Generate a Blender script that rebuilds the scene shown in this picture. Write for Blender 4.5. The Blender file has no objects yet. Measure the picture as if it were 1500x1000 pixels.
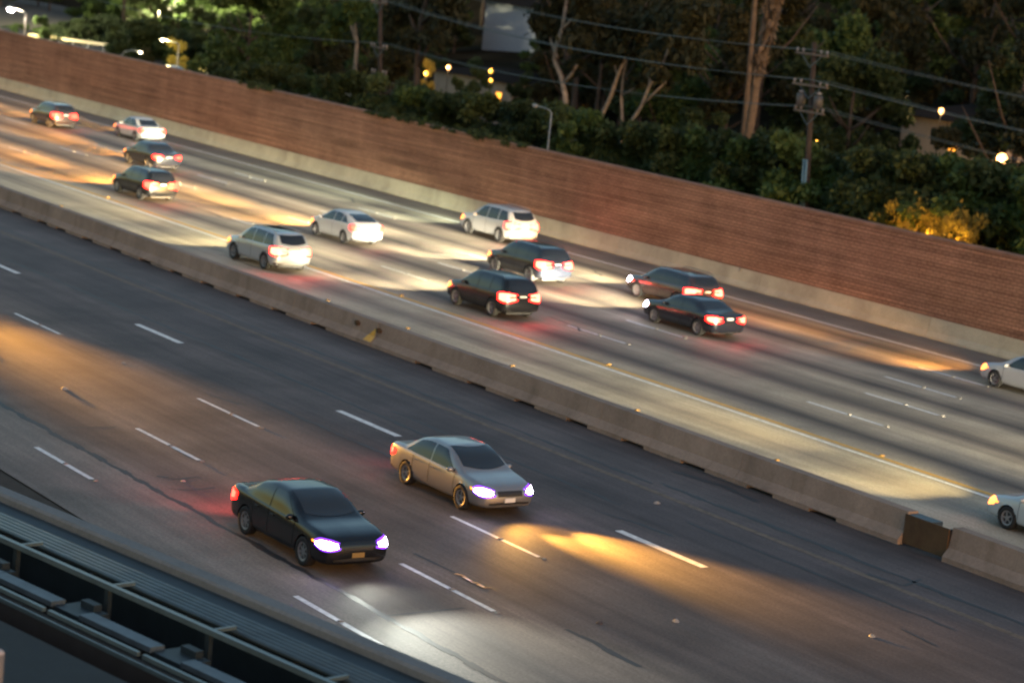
import bpy, math, random
import numpy as np
from mathutils import Vector, Matrix
random.seed(7); rng = np.random.default_rng(11)
SC = bpy.context.scene
COL = SC.collection

# ------------------------------------------------------------------ camera frame
# x runs along the freeway, y across it (away from the overlook), z up; the road is z = 0
F, HZ, CAMH = 3500.0, 0.1, 14.3
_v = np.array([-1620 - 750.0, -304 - 500.0]); _yh = _v[1] - HZ * _v[0]
_n = np.array([-HZ, 1, -_yh / F]); _n /= np.linalg.norm(_n)
_d = -np.array([_v[0], _v[1], F]); _d /= np.linalg.norm(_d)
_l = np.cross(_n, _d)
def ray(px, py):
    r = np.array([px - 750.0, py - 500.0, F])
    return np.array([r @ _d, -(r @ _l), -(r @ _n)])
def at(px, py, z=0.0):
    """point of the level z seen at a point of the photograph"""
    w = ray(px, py); s = (z - CAMH) / w[2]
    return Vector((w[0] * s, w[1] * s, z))
def atY(px, py, Y):
    w = ray(px, py); s = Y / w[1]
    return Vector((w[0] * s, Y, CAMH + w[2] * s))

# ------------------------------------------------------------------ helpers
def tag(o, label=None, cat=None, group=None, kind=None):
    if label: o['label'] = label
    if cat: o['category'] = cat
    if group: o['group'] = group
    if kind: o['kind'] = kind
    return o
def empty(name, loc=(0, 0, 0), rz=0.0):
    o = bpy.data.objects.new(name, None); COL.objects.link(o)
    o.location = loc; o.rotation_euler = (0, 0, rz); o.empty_display_size = .2
    return o
def mesh_np(name, v, f, smooth=False):
    """v: n x 3, f: list of faces or an m x 4 array"""
    me = bpy.data.meshes.new(name)
    v = np.asarray(v, dtype=np.float32)
    if isinstance(f, np.ndarray):
        m, k = f.shape
        me.vertices.add(len(v)); me.vertices.foreach_set('co', v.ravel())
        me.loops.add(m * k); me.loops.foreach_set('vertex_index', f.astype(np.int32).ravel())
        me.polygons.add(m)
        me.polygons.foreach_set('loop_start', np.arange(0, m * k, k, dtype=np.int32))
        me.polygons.foreach_set('loop_total', np.full(m, k, dtype=np.int32))
        me.update(calc_edges=True)
    else:
        me.from_pydata([tuple(map(float, p)) for p in v], [], [tuple(int(i) for i in q) for q in f])
        me.update()
    if smooth:
        me.polygons.foreach_set('use_smooth', np.ones(len(me.polygons), dtype=bool))
    return me
def link(name, me, mat, parent=None):
    o = bpy.data.objects.new(name, me); COL.objects.link(o)
    if mat is not None:
        if not me.materials: me.materials.append(None)
        o.material_slots[0].link = 'OBJECT'; o.material_slots[0].material = mat
    if parent is not None: o.parent = parent
    return o
class MB:
    def __init__(s): s.v = []; s.f = []
    def add(s, v, f):
        b = len(s.v); s.v += [tuple(p) for p in v]; s.f += [tuple(i + b for i in q) for q in f]; return s
    def box(s, a, b):
        x0, y0, z0 = a; x1, y1, z1 = b
        return s.add([(x0,y0,z0),(x1,y0,z0),(x1,y1,z0),(x0,y1,z0),(x0,y0,z1),(x1,y0,z1),(x1,y1,z1),(x0,y1,z1)],
                     [(0,3,2,1),(4,5,6,7),(0,1,5,4),(1,2,6,5),(2,3,7,6),(3,0,4,7)])
    def quad(s, *p): return s.add(p, [tuple(range(len(p)))])
    def tube(s, pts, rad, n=8, cap=True):
        pts = [Vector(p) for p in pts]; m = len(pts)
        if not isinstance(rad, (list, tuple)): rad = [rad] * m
        V = []; up = Vector((.13, .21, .97))
        for i, p in enumerate(pts):
            t = (pts[min(i + 1, m - 1)] - pts[max(i - 1, 0)]).normalized()
            a = t.cross(up)
            if a.length < .05: a = t.cross(Vector((1, 0, 0)))
            a.normalize(); b = t.cross(a)
            for k in range(n):
                th = 2 * math.pi * k / n
                V.append(p + a * (rad[i] * math.cos(th)) + b * (rad[i] * math.sin(th)))
        Fc = [(i*n+k, i*n+(k+1)%n, (i+1)*n+(k+1)%n, (i+1)*n+k) for i in range(m-1) for k in range(n)]
        if cap: Fc += [tuple(range(n))[::-1], tuple((m-1)*n + k for k in range(n))]
        return s.add(V, Fc)
    def prism(s, prof, x0, x1):
        """a (y, z) outline swept along x"""
        n = len(prof)
        V = [(x0, y, z) for y, z in prof] + [(x1, y, z) for y, z in prof]
        return s.add(V, [(i, (i+1) % n, n + (i+1) % n, n + i) for i in range(n)] + [tuple(range(n))[::-1], tuple(range(n, 2*n))])
    def blob(s, c, r, nu=10, nv=7):
        V = []
        for j in range(nv + 1):
            ph = math.pi * j / nv
            for i in range(nu):
                th = 2 * math.pi * i / nu
                V.append((c[0]+r[0]*math.sin(ph)*math.cos(th), c[1]+r[1]*math.sin(ph)*math.sin(th), c[2]+r[2]*math.cos(ph)))
        return s.add(V, [(j*nu+i, (j+1)*nu+i, (j+1)*nu+(i+1)%nu, j*nu+(i+1)%nu) for j in range(nv) for i in range(nu)])
    def mesh(s, name, smooth=False): return mesh_np(name, s.v, s.f, smooth)
    def build(s, name, mat, parent=None, smooth=False): return link(name, s.mesh(name, smooth), mat, parent)

# ------------------------------------------------------------------ materials
def newmat(name):
    m = bpy.data.materials.new(name); m.use_nodes = True
    nt = m.node_tree; b = nt.nodes['Principled BSDF']
    return m, nt, b
def N(nt, t, **kw):
    n = nt.nodes.new(t)
    for k, v in kw.items():
        if k in n.inputs.keys(): n.inputs[k].default_value = v
        else: setattr(n, k, v)
    return n
def plain(name, col, rough=.6, metal=0., coat=0., spec=.5, var=0., scale=3., emit=None, es=0., bump=0.):
    m, nt, b = newmat(name)
    b.inputs['Base Color'].default_value = (*col, 1); b.inputs['Roughness'].default_value = rough
    b.inputs['Metallic'].default_value = metal; b.inputs['Coat Weight'].default_value = coat
    b.inputs['Coat Roughness'].default_value = .06; b.inputs['Specular IOR Level'].default_value = spec
    if emit: b.inputs['Emission Color'].default_value = (*emit, 1); b.inputs['Emission Strength'].default_value = es
    tc = N(nt, 'ShaderNodeTexCoord'); no = N(nt, 'ShaderNodeTexNoise', Scale=scale, Detail=6.0, Roughness=.65)
    nt.links.new(tc.outputs['Object'], no.inputs['Vector'])
    if var:
        mx = N(nt, 'ShaderNodeMixRGB', blend_type='MIX')
        mx.inputs[1].default_value = (*[c * (1 - var) for c in col], 1)
        mx.inputs[2].default_value = (*[min(1, c * (1 + var)) for c in col], 1)
        rp = N(nt, 'ShaderNodeMapRange'); rp.inputs[1].default_value = .3; rp.inputs[2].default_value = .7
        nt.links.new(no.outputs[0], rp.inputs[0]); nt.links.new(rp.outputs[0], mx.inputs[0])
        nt.links.new(mx.outputs[0], b.inputs['Base Color'])
    if bump:
        bp = N(nt, 'ShaderNodeBump', Strength=bump, Distance=.02)
        nt.links.new(no.outputs[0], bp.inputs['Height']); nt.links.new(bp.outputs[0], b.inputs['Normal'])
    return m
def glow(name, col, st):
    m, nt, b = newmat(name)
    b.inputs['Base Color'].default_value = (*[c * .5 for c in col], 1); b.inputs['Roughness'].default_value = .2
    b.inputs['Emission Color'].default_value = (*col, 1); b.inputs['Emission Strength'].default_value = st
    return m
def ramp(nt, stops):
    r = N(nt, 'ShaderNodeValToRGB'); e = r.color_ramp.elements
    while len(e) > 1: e.remove(e[-1])
    e[0].position = stops[0][0]; e[0].color = (*stops[0][1], 1)
    for p, c in stops[1:]:
        k = e.new(p); k.color = (*c, 1)
    return r
def road_mat(name, y0, y1, stops, rough=.75, streak=.3, mottle=.25, wear=None):
    """stops across the road (y -> colour): tyre and oil staining along the lanes, worn and mottled by stretched noise"""
    m, nt, b = newmat(name); L = nt.links.new
    tc = N(nt, 'ShaderNodeTexCoord'); sp = N(nt, 'ShaderNodeSeparateXYZ'); L(tc.outputs['Object'], sp.inputs[0])
    mp = N(nt, 'ShaderNodeMapping'); mp.inputs['Scale'].default_value = (.03, .35, 1); L(tc.outputs['Object'], mp.inputs[0])
    wob = N(nt, 'ShaderNodeTexNoise', Scale=1.0, Detail=3.0); L(mp.outputs[0], wob.inputs['Vector'])
    w2 = N(nt, 'ShaderNodeMath', operation='MULTIPLY_ADD'); w2.inputs[1].default_value = 1.1; w2.inputs[2].default_value = -.55; L(wob.outputs[0], w2.inputs[0])
    ad = N(nt, 'ShaderNodeMath', operation='ADD'); L(sp.outputs[1], ad.inputs[0]); L(w2.outputs[0], ad.inputs[1])
    mr = N(nt, 'ShaderNodeMapRange'); mr.inputs[1].default_value = y0; mr.inputs[2].default_value = y1; L(ad.outputs[0], mr.inputs[0])
    rp = ramp(nt, [((y - y0) / (y1 - y0), c) for y, c in stops]); L(mr.outputs[0], rp.inputs[0])
    m2 = N(nt, 'ShaderNodeMapping'); m2.inputs['Scale'].default_value = (.05, 2.2, 1); L(tc.outputs['Object'], m2.inputs[0])
    st = N(nt, 'ShaderNodeTexNoise', Scale=1.0, Detail=8.0, Roughness=.7); L(m2.outputs[0], st.inputs['Vector'])
    bl = N(nt, 'ShaderNodeTexNoise', Scale=.35, Detail=8.0, Roughness=.6); L(tc.outputs['Object'], bl.inputs['Vector'])
    gr = N(nt, 'ShaderNodeTexNoise', Scale=13.0, Detail=4.0, Roughness=.8); L(tc.outputs['Object'], gr.inputs['Vector'])
    def scale_by(col, fac, amt, lo=.3, hi=.7):
        r = N(nt, 'ShaderNodeMapRange'); r.inputs[1].default_value = lo; r.inputs[2].default_value = hi
        r.inputs[3].default_value = 1 - amt; r.inputs[4].default_value = 1 + amt; L(fac, r.inputs[0])
        mx = N(nt, 'ShaderNodeMixRGB', blend_type='MULTIPLY'); mx.inputs[0].default_value = 1; L(col, mx.inputs[1]); L(r.outputs[0], mx.inputs[2])
        return mx.outputs[0]
    c = scale_by(rp.outputs[0], st.outputs[0], streak); c = scale_by(c, bl.outputs[0], mottle); c = scale_by(c, gr.outputs[0], .38)
    L(c, b.inputs['Base Color']); b.inputs['Roughness'].default_value = rough; b.inputs['Specular IOR Level'].default_value = .35
    bp = N(nt, 'ShaderNodeBump', Strength=.10, Distance=.006); L(gr.outputs[0], bp.inputs['Height']); L(bp.outputs[0], b.inputs['Normal'])
    return m

PAINT_W = plain('road_paint', (.72, .71, .67), .6, var=.3, scale=5)
PAINT_Y = plain('road_paint_yellow', (.60, .34, .05), .6, var=.25, scale=9)
PAINT_O = plain('old_paint', (.135, .10, .07), .8, var=.45, scale=4)
CRACK = plain('crack_sealant', (.022, .021, .022), .6)
ASPH_D = plain('dark_soil', (.035, .028, .02), .95, var=.4, scale=1.2, bump=.5)
TYRE = plain('tyre_rubber', (.012, .012, .013), .8)
RIM = plain('alloy_rim', (.24, .24, .25), .5, metal=.5)
DARK = plain('black_plastic', (.012, .012, .014), .5)
GLASS = plain('tinted_glass', (.01, .012, .016), .06, coat=0., spec=.7)
GLASS_L = plain('windscreen_glass', (.018, .022, .026), .08, spec=.7)
CHROME = plain('chrome', (.6, .6, .6), .15, metal=1.)
PLATE = plain('licence_plate', (.7, .7, .68), .4)
CONC = plain('barrier_concrete', (.27, .235, .19), .85, var=.22, scale=1.4, bump=.3)
CONC_W = plain('wall_base_concrete', (.34, .30, .235), .85, var=.18, scale=.7, bump=.3)
STEEL = plain('painted_steel', (.055, .085, .10), .45, metal=.3, var=.25, scale=2)
GALV = plain('galvanised_steel', (.30, .32, .32), .5, metal=.5)
WOODP = plain('pole_timber', (.035, .026, .02), .9, var=.3, scale=4)
WIRE = plain('wire', (.07, .095, .09), .6)
BARK_P = plain('pale_bark', (.25, .215, .18), .9, var=.45, scale=2.5, bump=.5)
BARK_D = plain('dark_bark', (.06, .045, .035), .95, var=.4, scale=3)
PALM = plain('palm_bark', (.13, .10, .072), .95, var=.35, scale=3, bump=.6)
AMBER = plain('amber_reflector', (.30, .17, .04), .6)
WHITE_R = plain('white_reflector', (.22, .21, .19), .7)

# ------------------------------------------------------------------ world
SUN_EL, SUN_RZ = math.radians(4), math.radians(95)
w = bpy.data.worlds.new('World'); SC.world = w; w.use_nodes = True
sky = w.node_tree.nodes.new('ShaderNodeTexSky'); sky.sky_type = 'NISHITA'; sky.sun_disc = False
sky.sun_elevation = SUN_EL; sky.sun_rotation = SUN_RZ; sky.air_density = 1.2; sky.dust_density = 1.5; sky.ozone_density = 2.0
bg = w.node_tree.nodes['Background']; bg.inputs[1].default_value = SKY_ST = .10
w.node_tree.links.new(sky.outputs[0], bg.inputs[0])
sl = bpy.data.lights.new('sun', 'SUN'); sl.energy = .2; sl.angle = math.radians(40); sl.color = (1, .5, .36)
so = bpy.data.objects.new('sun', sl); COL.objects.link(so)
so.rotation_euler = Vector((math.sin(SUN_RZ) * math.cos(SUN_EL + .2), math.cos(SUN_RZ) * math.cos(SUN_EL + .2), math.sin(SUN_EL + .2))).to_track_quat('Z', 'Y').to_euler()

cam = bpy.data.cameras.new('camera'); cam.sensor_width = 36; cam.lens = F / 1500 * 36
cam.clip_start = .5; cam.clip_end = 3000
co = bpy.data.objects.new('camera', cam); COL.objects.link(co); SC.camera = co
ax = [np.array(a, float) for a in ((1, 0, 0), (0, -1, 0), (0, 0, -1))]
M = Matrix.Identity(4)
for j, a in enumerate(ax):
    M[0][j], M[1][j], M[2][j] = a @ _d, -(a @ _l), -(a @ _n)
M[2][3] = CAMH
co.matrix_world = M
cam.dof.use_dof = True; cam.dof.focus_distance = 50; cam.dof.aperture_fstop = .95

def spot(name, parent, loc, aim, col, power, size=.8, blend=1., rad=.06, wide=1.):
    l = bpy.data.lights.new(name, 'SPOT'); l.color = col; l.energy = power; l.spot_size = size; l.spot_blend = blend; l.shadow_soft_size = rad
    o = bpy.data.objects.new(name, l); COL.objects.link(o); o.parent = parent; o.location = loc
    o.rotation_euler = (Vector(aim) - Vector(loc)).to_track_quat('-Z', 'Y').to_euler(); o.scale = (wide, 1, 1); return o
def bulb(name, parent, loc, col, power, rad=.1):
    l = bpy.data.lights.new(name, 'POINT'); l.color = col; l.energy = power; l.shadow_soft_size = rad
    o = bpy.data.objects.new(name, l); COL.objects.link(o); o.location = loc
    if parent: o.parent = parent
    return o

# ------------------------------------------------------------------ ground, roads
def sheet(name, x0, x1, y0, y1, z, mat, nx=1):
    return tag(MB().quad((x0,y0,z),(x1,y0,z),(x1,y1,z),(x0,y1,z)).build(name, mat), kind='structure')
XA, XB = -480., 90.
tag(MB().quad((-1500,-300,-.03),(900,-300,-.03),(900,1500,-.03),(-1500,1500,-.03)).build('ground', ASPH_D), kind='structure')
lt, dk, md = (.385, .33, .245), (.075, .062, .054), (.235, .198, .15)
lanes_far = [51.1, 55.1, 58.85, 62.25, 65.5, 68.9]
st = [(44.0, (.36, .305, .22)), (46.6, (.47, .40, .285)), (48.0, (.40, .34, .25)), (49.0, (.22, .185, .145)), (50.1, (.42, .36, .26))]
for a, b_ in zip(lanes_far[:-1], lanes_far[1:]):
    c = (a + b_) / 2
    st += [(a + .25, lt), (c - .75, md), (c, dk), (c + .75, md)]
st += [(69.0, md), (69.8, (.175, .15, .13)), (71.6, (.16, .14, .12))]
FAR = road_mat('far_concrete', 44.0, 72.0, st, streak=.28)
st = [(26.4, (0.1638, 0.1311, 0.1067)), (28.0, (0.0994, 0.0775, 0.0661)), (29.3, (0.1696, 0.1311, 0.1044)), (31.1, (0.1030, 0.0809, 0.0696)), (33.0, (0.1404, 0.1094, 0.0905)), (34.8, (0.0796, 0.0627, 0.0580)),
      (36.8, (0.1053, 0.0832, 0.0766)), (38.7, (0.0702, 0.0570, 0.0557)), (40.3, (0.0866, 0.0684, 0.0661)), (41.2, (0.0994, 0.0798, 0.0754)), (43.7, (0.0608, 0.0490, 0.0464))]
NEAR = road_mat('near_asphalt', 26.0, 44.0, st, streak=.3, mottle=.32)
RAMP = road_mat('ramp_concrete', 22.0, 28.0, [(23.4, (.14, .12, .10)), (24.6, (.19, .16, .13)), (26.4, (.21, .178, .145))], streak=.25)
sheet('far_carriageway', XA, XB, 44.1, 71.7, 0., FAR)
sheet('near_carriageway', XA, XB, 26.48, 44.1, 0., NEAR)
sheet('ramp_lane', XA, XB, 23.45, 26.48, .004, RAMP)
mk = MB(); my = MB()
def stripe(b, x0, x1, y, wd, z=.004):
    b.quad((x0, y-wd/2, z), (x1, y-wd/2, z), (x1, y+wd/2, z), (x0, y+wd/2, z))
def dashes(y, x0, ln, wd, z=.004, ref=True):
    k0 = int((x0 - XB) // 14.66)
    for k in range(-22, 10):
        xs = x0 + k * 14.66
        if XA < xs < XB - 5: stripe(mk, xs, xs + ln, y, wd, z)
dashes(36.66, -76.95, 3.6, .24); dashes(32.95, -64.5, 4.0, .13); dashes(29.18, -60.75, 4.0, .14); dashes(25.36, -58.9, 3.7, .15, .008)
dashes(55.12, -61.7, 3.9, .15); dashes(58.83, -62.8, 3.8, .15); dashes(62.25, -65.5, 3.8, .15); dashes(65.5, -67.1, 3.6, .15)
stripe(mk, XA, XB, 50.90, .18); stripe(mk, XA, XB, 68.85, .18)
stripe(my, XA, XB, 51.26, .24)
tag(mk.build('white_road_markings', PAINT_W), kind='structure')
tag(my.build('yellow_road_marking', PAINT_Y), kind='structure')
om = MB(); stripe(om, XA, XB, 40.45, .22); tag(om.build('worn_road_marking', PAINT_O), kind='structure')
# cracks and sealed joints, traced as thin wandering strips on the road
cr = MB()
def crack(pts, wd=.05, jit=.03, step=.5, z=.005):
    P = [Vector(p) for p in pts]; out = []; wd *= 1.9
    for a, b_ in zip(P[:-1], P[1:]):
        n = max(2, int((b_ - a).length / step))
        for i in range(n): out.append(a.lerp(b_, i / n) + Vector((0, random.uniform(-jit, jit), 0)))
    out.append(P[-1])
    for a, b_ in zip(out[:-1], out[1:]):
        t = (b_ - a).normalized(); s = Vector((-t.y, t.x, 0)) * wd * random.uniform(.3, .7)
        cr.quad((a-s)[:2] + (z,), (b_-s)[:2] + (z,), (b_+s)[:2] + (z,), (a+s)[:2] + (z,))
for y, x0, x1, wd in [(37.55, -120, -58, .07), (41.0, -110, -52, .07), (41.35, -52, -20, .10), (39.2, -48, -38, .05), (26.5, -120, 0, .09), (38.4, -62, -50, .05), (34.9, -64, -55, .06)]:
    crack([(x0, y, 0), (x1, y + .05, 0)], wd, .05, z=.0085 if y < 27 else .005)
for pts, wd in [([(830,921),(870,940),(905,960),(937,976)], .10), ([(560,902),(610,897),(680,890)], .05), ([(230,697),(262,702),(292,698)], .06), ([(250,715),(275,718),(315,714)], .05),
                ([(100,626),(170,625)], .04), ([(655,558),(705,560),(760,556)], .05), ([(850,690),(885,700)], .05), ([(1270,840),(1325,858),(1350,848)], .06), ([(590,700),(640,716),(690,735)], .04),
                ([(605,810),(660,835),(730,865)], .04), ([(880,750),(930,765),(985,785)], .06), ([(1320,920),(1370,945)], .05), ([(350,490),(390,491)], .04), ([(985,690),(1060,712),(1110,735)], .1), ([(300,575),(350,592)], .05)]:
    crack([at(*p) for p in pts], wd)
for k in range(16):                                   # short random cracks in the far concrete
    x = random.uniform(-125, -55); y = random.uniform(45, 68)
    crack([(x, y, 0), (x + random.uniform(1, 3), y + random.uniform(-.4, .4), 0), (x + random.uniform(3, 4.5), y + random.uniform(-.8, .8), 0)], .04)
tag(cr.build('road_cracks', CRACK), kind='structure')
tp = MB()                                             # dark patches beside the median
for px, py, a, b_ in [(1065, 700, 2.2, .45), (1330, 800, 1.3, .35)]:
    c = at(px, py); tp.quad((c.x-a, c.y-b_, .006), (c.x+a*.8, c.y-b_*.8, .006), (c.x+a, c.y+b_, .006), (c.x-a*.7, c.y+b_*.9, .006))
tag(tp.build('road_patches', plain('patch_asphalt', (.05, .048, .047), .8, var=.3)), kind='structure')

# raised reflectors between and along the lanes
def marker_mesh():
    return MB().add([(-.06,-.06,0),(.06,-.06,0),(.06,.06,0),(-.06,.06,0),(-.035,-.05,.028),(.035,-.05,.028),(.035,.05,.028),(-.035,.05,.028)],
                    [(4,5,6,7),(0,1,5,4),(1,2,6,5),(2,3,7,6),(3,0,4,7)]).mesh('reflector')
RM = marker_mesh()
AMB = [(243,361),(365,405),(597,481),(647,505),(750,536),(933,601),(1043,646),(1138,674),(90,302),(480,440)]
for p in AMB:
    o = link('road_reflector', RM, AMBER); c = at(*p); o.location = (c.x, c.y, .001); o.scale = (1.15, 1.15, 1.3)
    tag(o, 'small amber reflector stuck on the shoulder beyond the median barrier', 'reflector', 'amber reflectors along the median shoulder')
for y, x0, n in [(55.12, -57.6, 1), (58.83, -58.8, 1), (62.25, -61.5, 1), (65.5, -63.3, 1), (32.95, -60.3, 1), (29.18, -56.6, 1), (25.36, -55.0, 1)]:
    for k in range(-5, 2):
        for dx in (0., -1.9):
            xs = x0 + k * 14.66 + dx
            if not -140 < xs < -36: continue
            o = link('lane_reflector', RM, WHITE_R); o.location = (xs, y, .005 if y > 26 else .009)
            tag(o, 'tiny pale raised reflector on a dashed lane line', 'reflector', 'white reflectors along the dashed lane lines')
for k in range(-3, 5):
    o = link('edge_reflector', RM, AMBER); o.location = (-68.5 + k * 14.66, 51.45, .005); o.scale = (1.2, 1.2, 1.4)
    tag(o, 'small amber raised reflector beside the double carpool line', 'reflector', 'amber reflectors along the double line')
for i, (px, py, s, lab) in enumerate([(95, 570, .16, 'pale scrap of litter in the warm pool of light on the road'), (268, 705, .09, 'tiny white scrap of litter behind the black sedan'),
        (990, 910, .12, 'crumpled scrap of litter at the bottom of the near carriageway'), (1277, 932, .12, 'flat white scrap of litter near the bottom right of the road'), (962, 737, .14, 'white paper scrap on the near lane above the warm light pool'),
        (181, 532, .11, 'small pale litter beside a dashed line at left of the road'), (878, 913, .10, 'little dark crumb of debris left of the litter scrap')]):
    c = at(px, py); b = MB(); q = [(random.uniform(.6, 1) * math.cos(t) * s, random.uniform(.6, 1) * math.sin(t) * s) for t in (0, 1.2, 2.3, 3.5, 4.6, 5.5)]
    b.add([(x, y, 0) for x, y in q] + [(x * .5, y * .5, s * .5 * random.uniform(.5, 1)) for x, y in q], [(i0, (i0+1) % 6, 6 + (i0+1) % 6, 6 + i0) for i0 in range(6)] + [tuple(range(6, 12))])
    o = b.build('litter', plain('litter_paper', (.30, .28, .25) if i < 6 else (.06, .05, .05), .8)); o.location = (c.x, c.y, .004); tag(o, lab, 'litter')

glint = MB(); P_ = [at(*p) for p in ((667, 840), (679, 844), (690, 852), (700, 855), (709, 861), (717, 862))]  # orange strip painted for a glint of light on the road
for a, c in zip(P_[:-1], P_[1:]): glint.quad((a.x, a.y - .05, .006), (c.x, c.y - .04, .03), (c.x, c.y + .05, .02), (a.x, a.y + .04, .012))
tag(glint.build('glint_strip', plain('orange_glint', (.85, .38, .05), .35)), 'wavy strip of orange light glint painted on the road right of the black sedan', 'litter')

# ------------------------------------------------------------------ median barrier
def barrier(name, x0, x1, label, slots=()):
    r = empty(name, ((x0 + x1) / 2, 44.1, 0)); tag(r, label, 'barrier')
    ox = -(x0 + x1) / 2; oy = -44.1
    prof = [(43.66, .10), (43.66, .14), (43.86, .36), (43.93, .88), (44.28, .88), (44.36, .36), (44.54, .14), (44.54, .10)]
    b = MB(); n = max(1, int((x1 - x0) / 6.1)); prof2 = [(y + oy, z) for y, z in prof]
    for k in range(n):
        a0 = x0 + (x1 - x0) * k / n; a1 = x0 + (x1 - x0) * (k + 1) / n - (.015 if k < n - 1 else 0)
        b.prism(prof2, a0 + ox, a1 + ox)
    b.build('barrier_wall', BARRIER_MAT, r)
    f = MB(); e = x0
    for s in list(slots) + [x1]:
        a1 = min(s, x1)
        if a1 > e: MB().box((e + ox, 43.665 + oy, 0), (a1 + ox, 44.535 + oy, .10)).build('barrier_foot', BARRIER_MAT, r)
        e = s + 1.15
    return r
def stained(name, col, streaks=(.13, .085, .04), amount=.5, scale=(.9, .9, .12), var=.25):
    m, nt, b = newmat(name); L = nt.links.new
    geo = N(nt, 'ShaderNodeNewGeometry')
    mp = N(nt, 'ShaderNodeMapping'); mp.inputs['Scale'].default_value = scale; L(geo.outputs['Position'], mp.inputs[0])
    a = N(nt, 'ShaderNodeTexNoise', Scale=1.6, Detail=6.0, Roughness=.6); L(mp.outputs[0], a.inputs['Vector'])
    c = N(nt, 'ShaderNodeTexNoise', Scale=.5, Detail=8.0, Roughness=.7); L(geo.outputs['Position'], c.inputs['Vector'])
    g = N(nt, 'ShaderNodeTexNoise', Scale=14.0, Detail=5.0, Roughness=.75); L(geo.outputs['Position'], g.inputs['Vector'])
    r1 = N(nt, 'ShaderNodeMapRange'); r1.inputs[1].default_value = .5; r1.inputs[2].default_value = .75; r1.inputs[4].default_value = amount; L(a.outputs[0], r1.inputs[0])
    m1 = N(nt, 'ShaderNodeMixRGB'); m1.inputs[1].default_value = (*col, 1); m1.inputs[2].default_value = (*streaks, 1); L(r1.outputs[0], m1.inputs[0])
    r2 = N(nt, 'ShaderNodeMapRange'); r2.inputs[1].default_value = .3; r2.inputs[2].default_value = .7; r2.inputs[3].default_value = 1 - var; r2.inputs[4].default_value = 1 + var; L(c.outputs[0], r2.inputs[0])
    m2 = N(nt, 'ShaderNodeMixRGB', blend_type='MULTIPLY'); m2.inputs[0].default_value = 1; L(m1.outputs[0], m2.inputs[1]); L(r2.outputs[0], m2.inputs[2])
    r3 = N(nt, 'ShaderNodeMapRange'); r3.inputs[1].default_value = .3; r3.inputs[2].default_value = .7; r3.inputs[3].default_value = .85; r3.inputs[4].default_value = 1.15; L(g.outputs[0], r3.inputs[0])
    m3 = N(nt, 'ShaderNodeMixRGB', blend_type='MULTIPLY'); m3.inputs[0].default_value = 1; L(m2.outputs[0], m3.inputs[1]); L(r3.outputs[0], m3.inputs[2])
    L(m3.outputs[0], b.inputs['Base Color']); b.inputs['Roughness'].default_value = .85; b.inputs['Specular IOR Level'].default_value = .3
    bp = N(nt, 'ShaderNodeBump', Strength=.4, Distance=.015); L(g.outputs[0], bp.inputs['Height']); L(bp.outputs[0], b.inputs['Normal'])
    return m
BARRIER_MAT = stained('median_concrete', (.265, .20, .155), (.13, .09, .06), .5)
SL = [-200 + 3.03 * k for k in range(33)] + [-100.9, -97.9, -94.9, -91.9, -88.9, -86.0, -82.9, -79.9, -76.8]
SR = [-69.3, -65.9, -63.0, -60.05, -57.1, -54.1, -51.0, -48.3]
barrier('median_barrier', XA, -72.35, 'long concrete median barrier running in from the far left to the rusty joint', [s for s in SL if s < -73])
mb2 = barrier('median_barrier', -72.30, -44.70, 'concrete median barrier between the yellow sprayed joint and the rusty panel', SR)
barrier('median_barrier', -43.02, XB, 'rust streaked concrete median barrier right of the rusty panel')
# rusty plate closing the gap, with a dark cavity behind it
RUST = stained('rusty_plate', (.085, .052, .025), (.06, .03, .015), .7, (1.5, 1.5, .5), .3)
p = empty('gap_panel', (-43.86, 43.95, 0)); tag(p, 'rusty brown steel panel closing the gap in the median barrier', 'panel')
MB().box((-.82, -.14, .06), (.82, -.10, .84)).build('face_plate', RUST, p)
b = MB(); b.box((-.82, -.098, .0), (-.76, .36, .82)); b.box((.76, -.098, .0), (.82, .36, .82)); b.build('frame', DARK, p)
MB().box((-.755, -.098, .70), (.1, .34, .83)).build('cap_plate', STEEL, p)
# the joint: sprayed wedge and two brown bolt plates with rust under them
jt = MB()
def face_y(z): return 43.86 + (z - .36) / .52 * .07 if z > .36 else 43.66 + (z - .14) / .22 * .20
def face_patch(b, pts, off=.004):
    b.quad(*[(x, face_y(z) - off, z) for x, z in pts])
SPRAY = plain('yellow_spray', (.62, .34, .04), .6, var=.3, scale=6)
face_patch(jt, [(-72.85, .37), (-72.42, .37), (-72.45, .66)]); face_patch(jt, [(-72.95, .16), (-72.38, .16), (-72.42, .362), (-72.86, .362)])
o = jt.build('sprayed_mark', SPRAY); tag(o, 'yellow spray paint wedge on the median barrier at its joint', 'paint mark')
for x in (-73.75, -72.2):
    b = MB(); b.tube([(x, 43.90, .62), (x, 43.80, .62)], .10, 8); b.box((x - .16, 43.83, .56), (x + .16, 43.875, .68))
    tag(b.build('bolt_plate', RUST), 'rusty bolt plate on the barrier face %s the yellow wedge' % ('left of' if x < -73 else 'right of'), 'plate')

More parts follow.
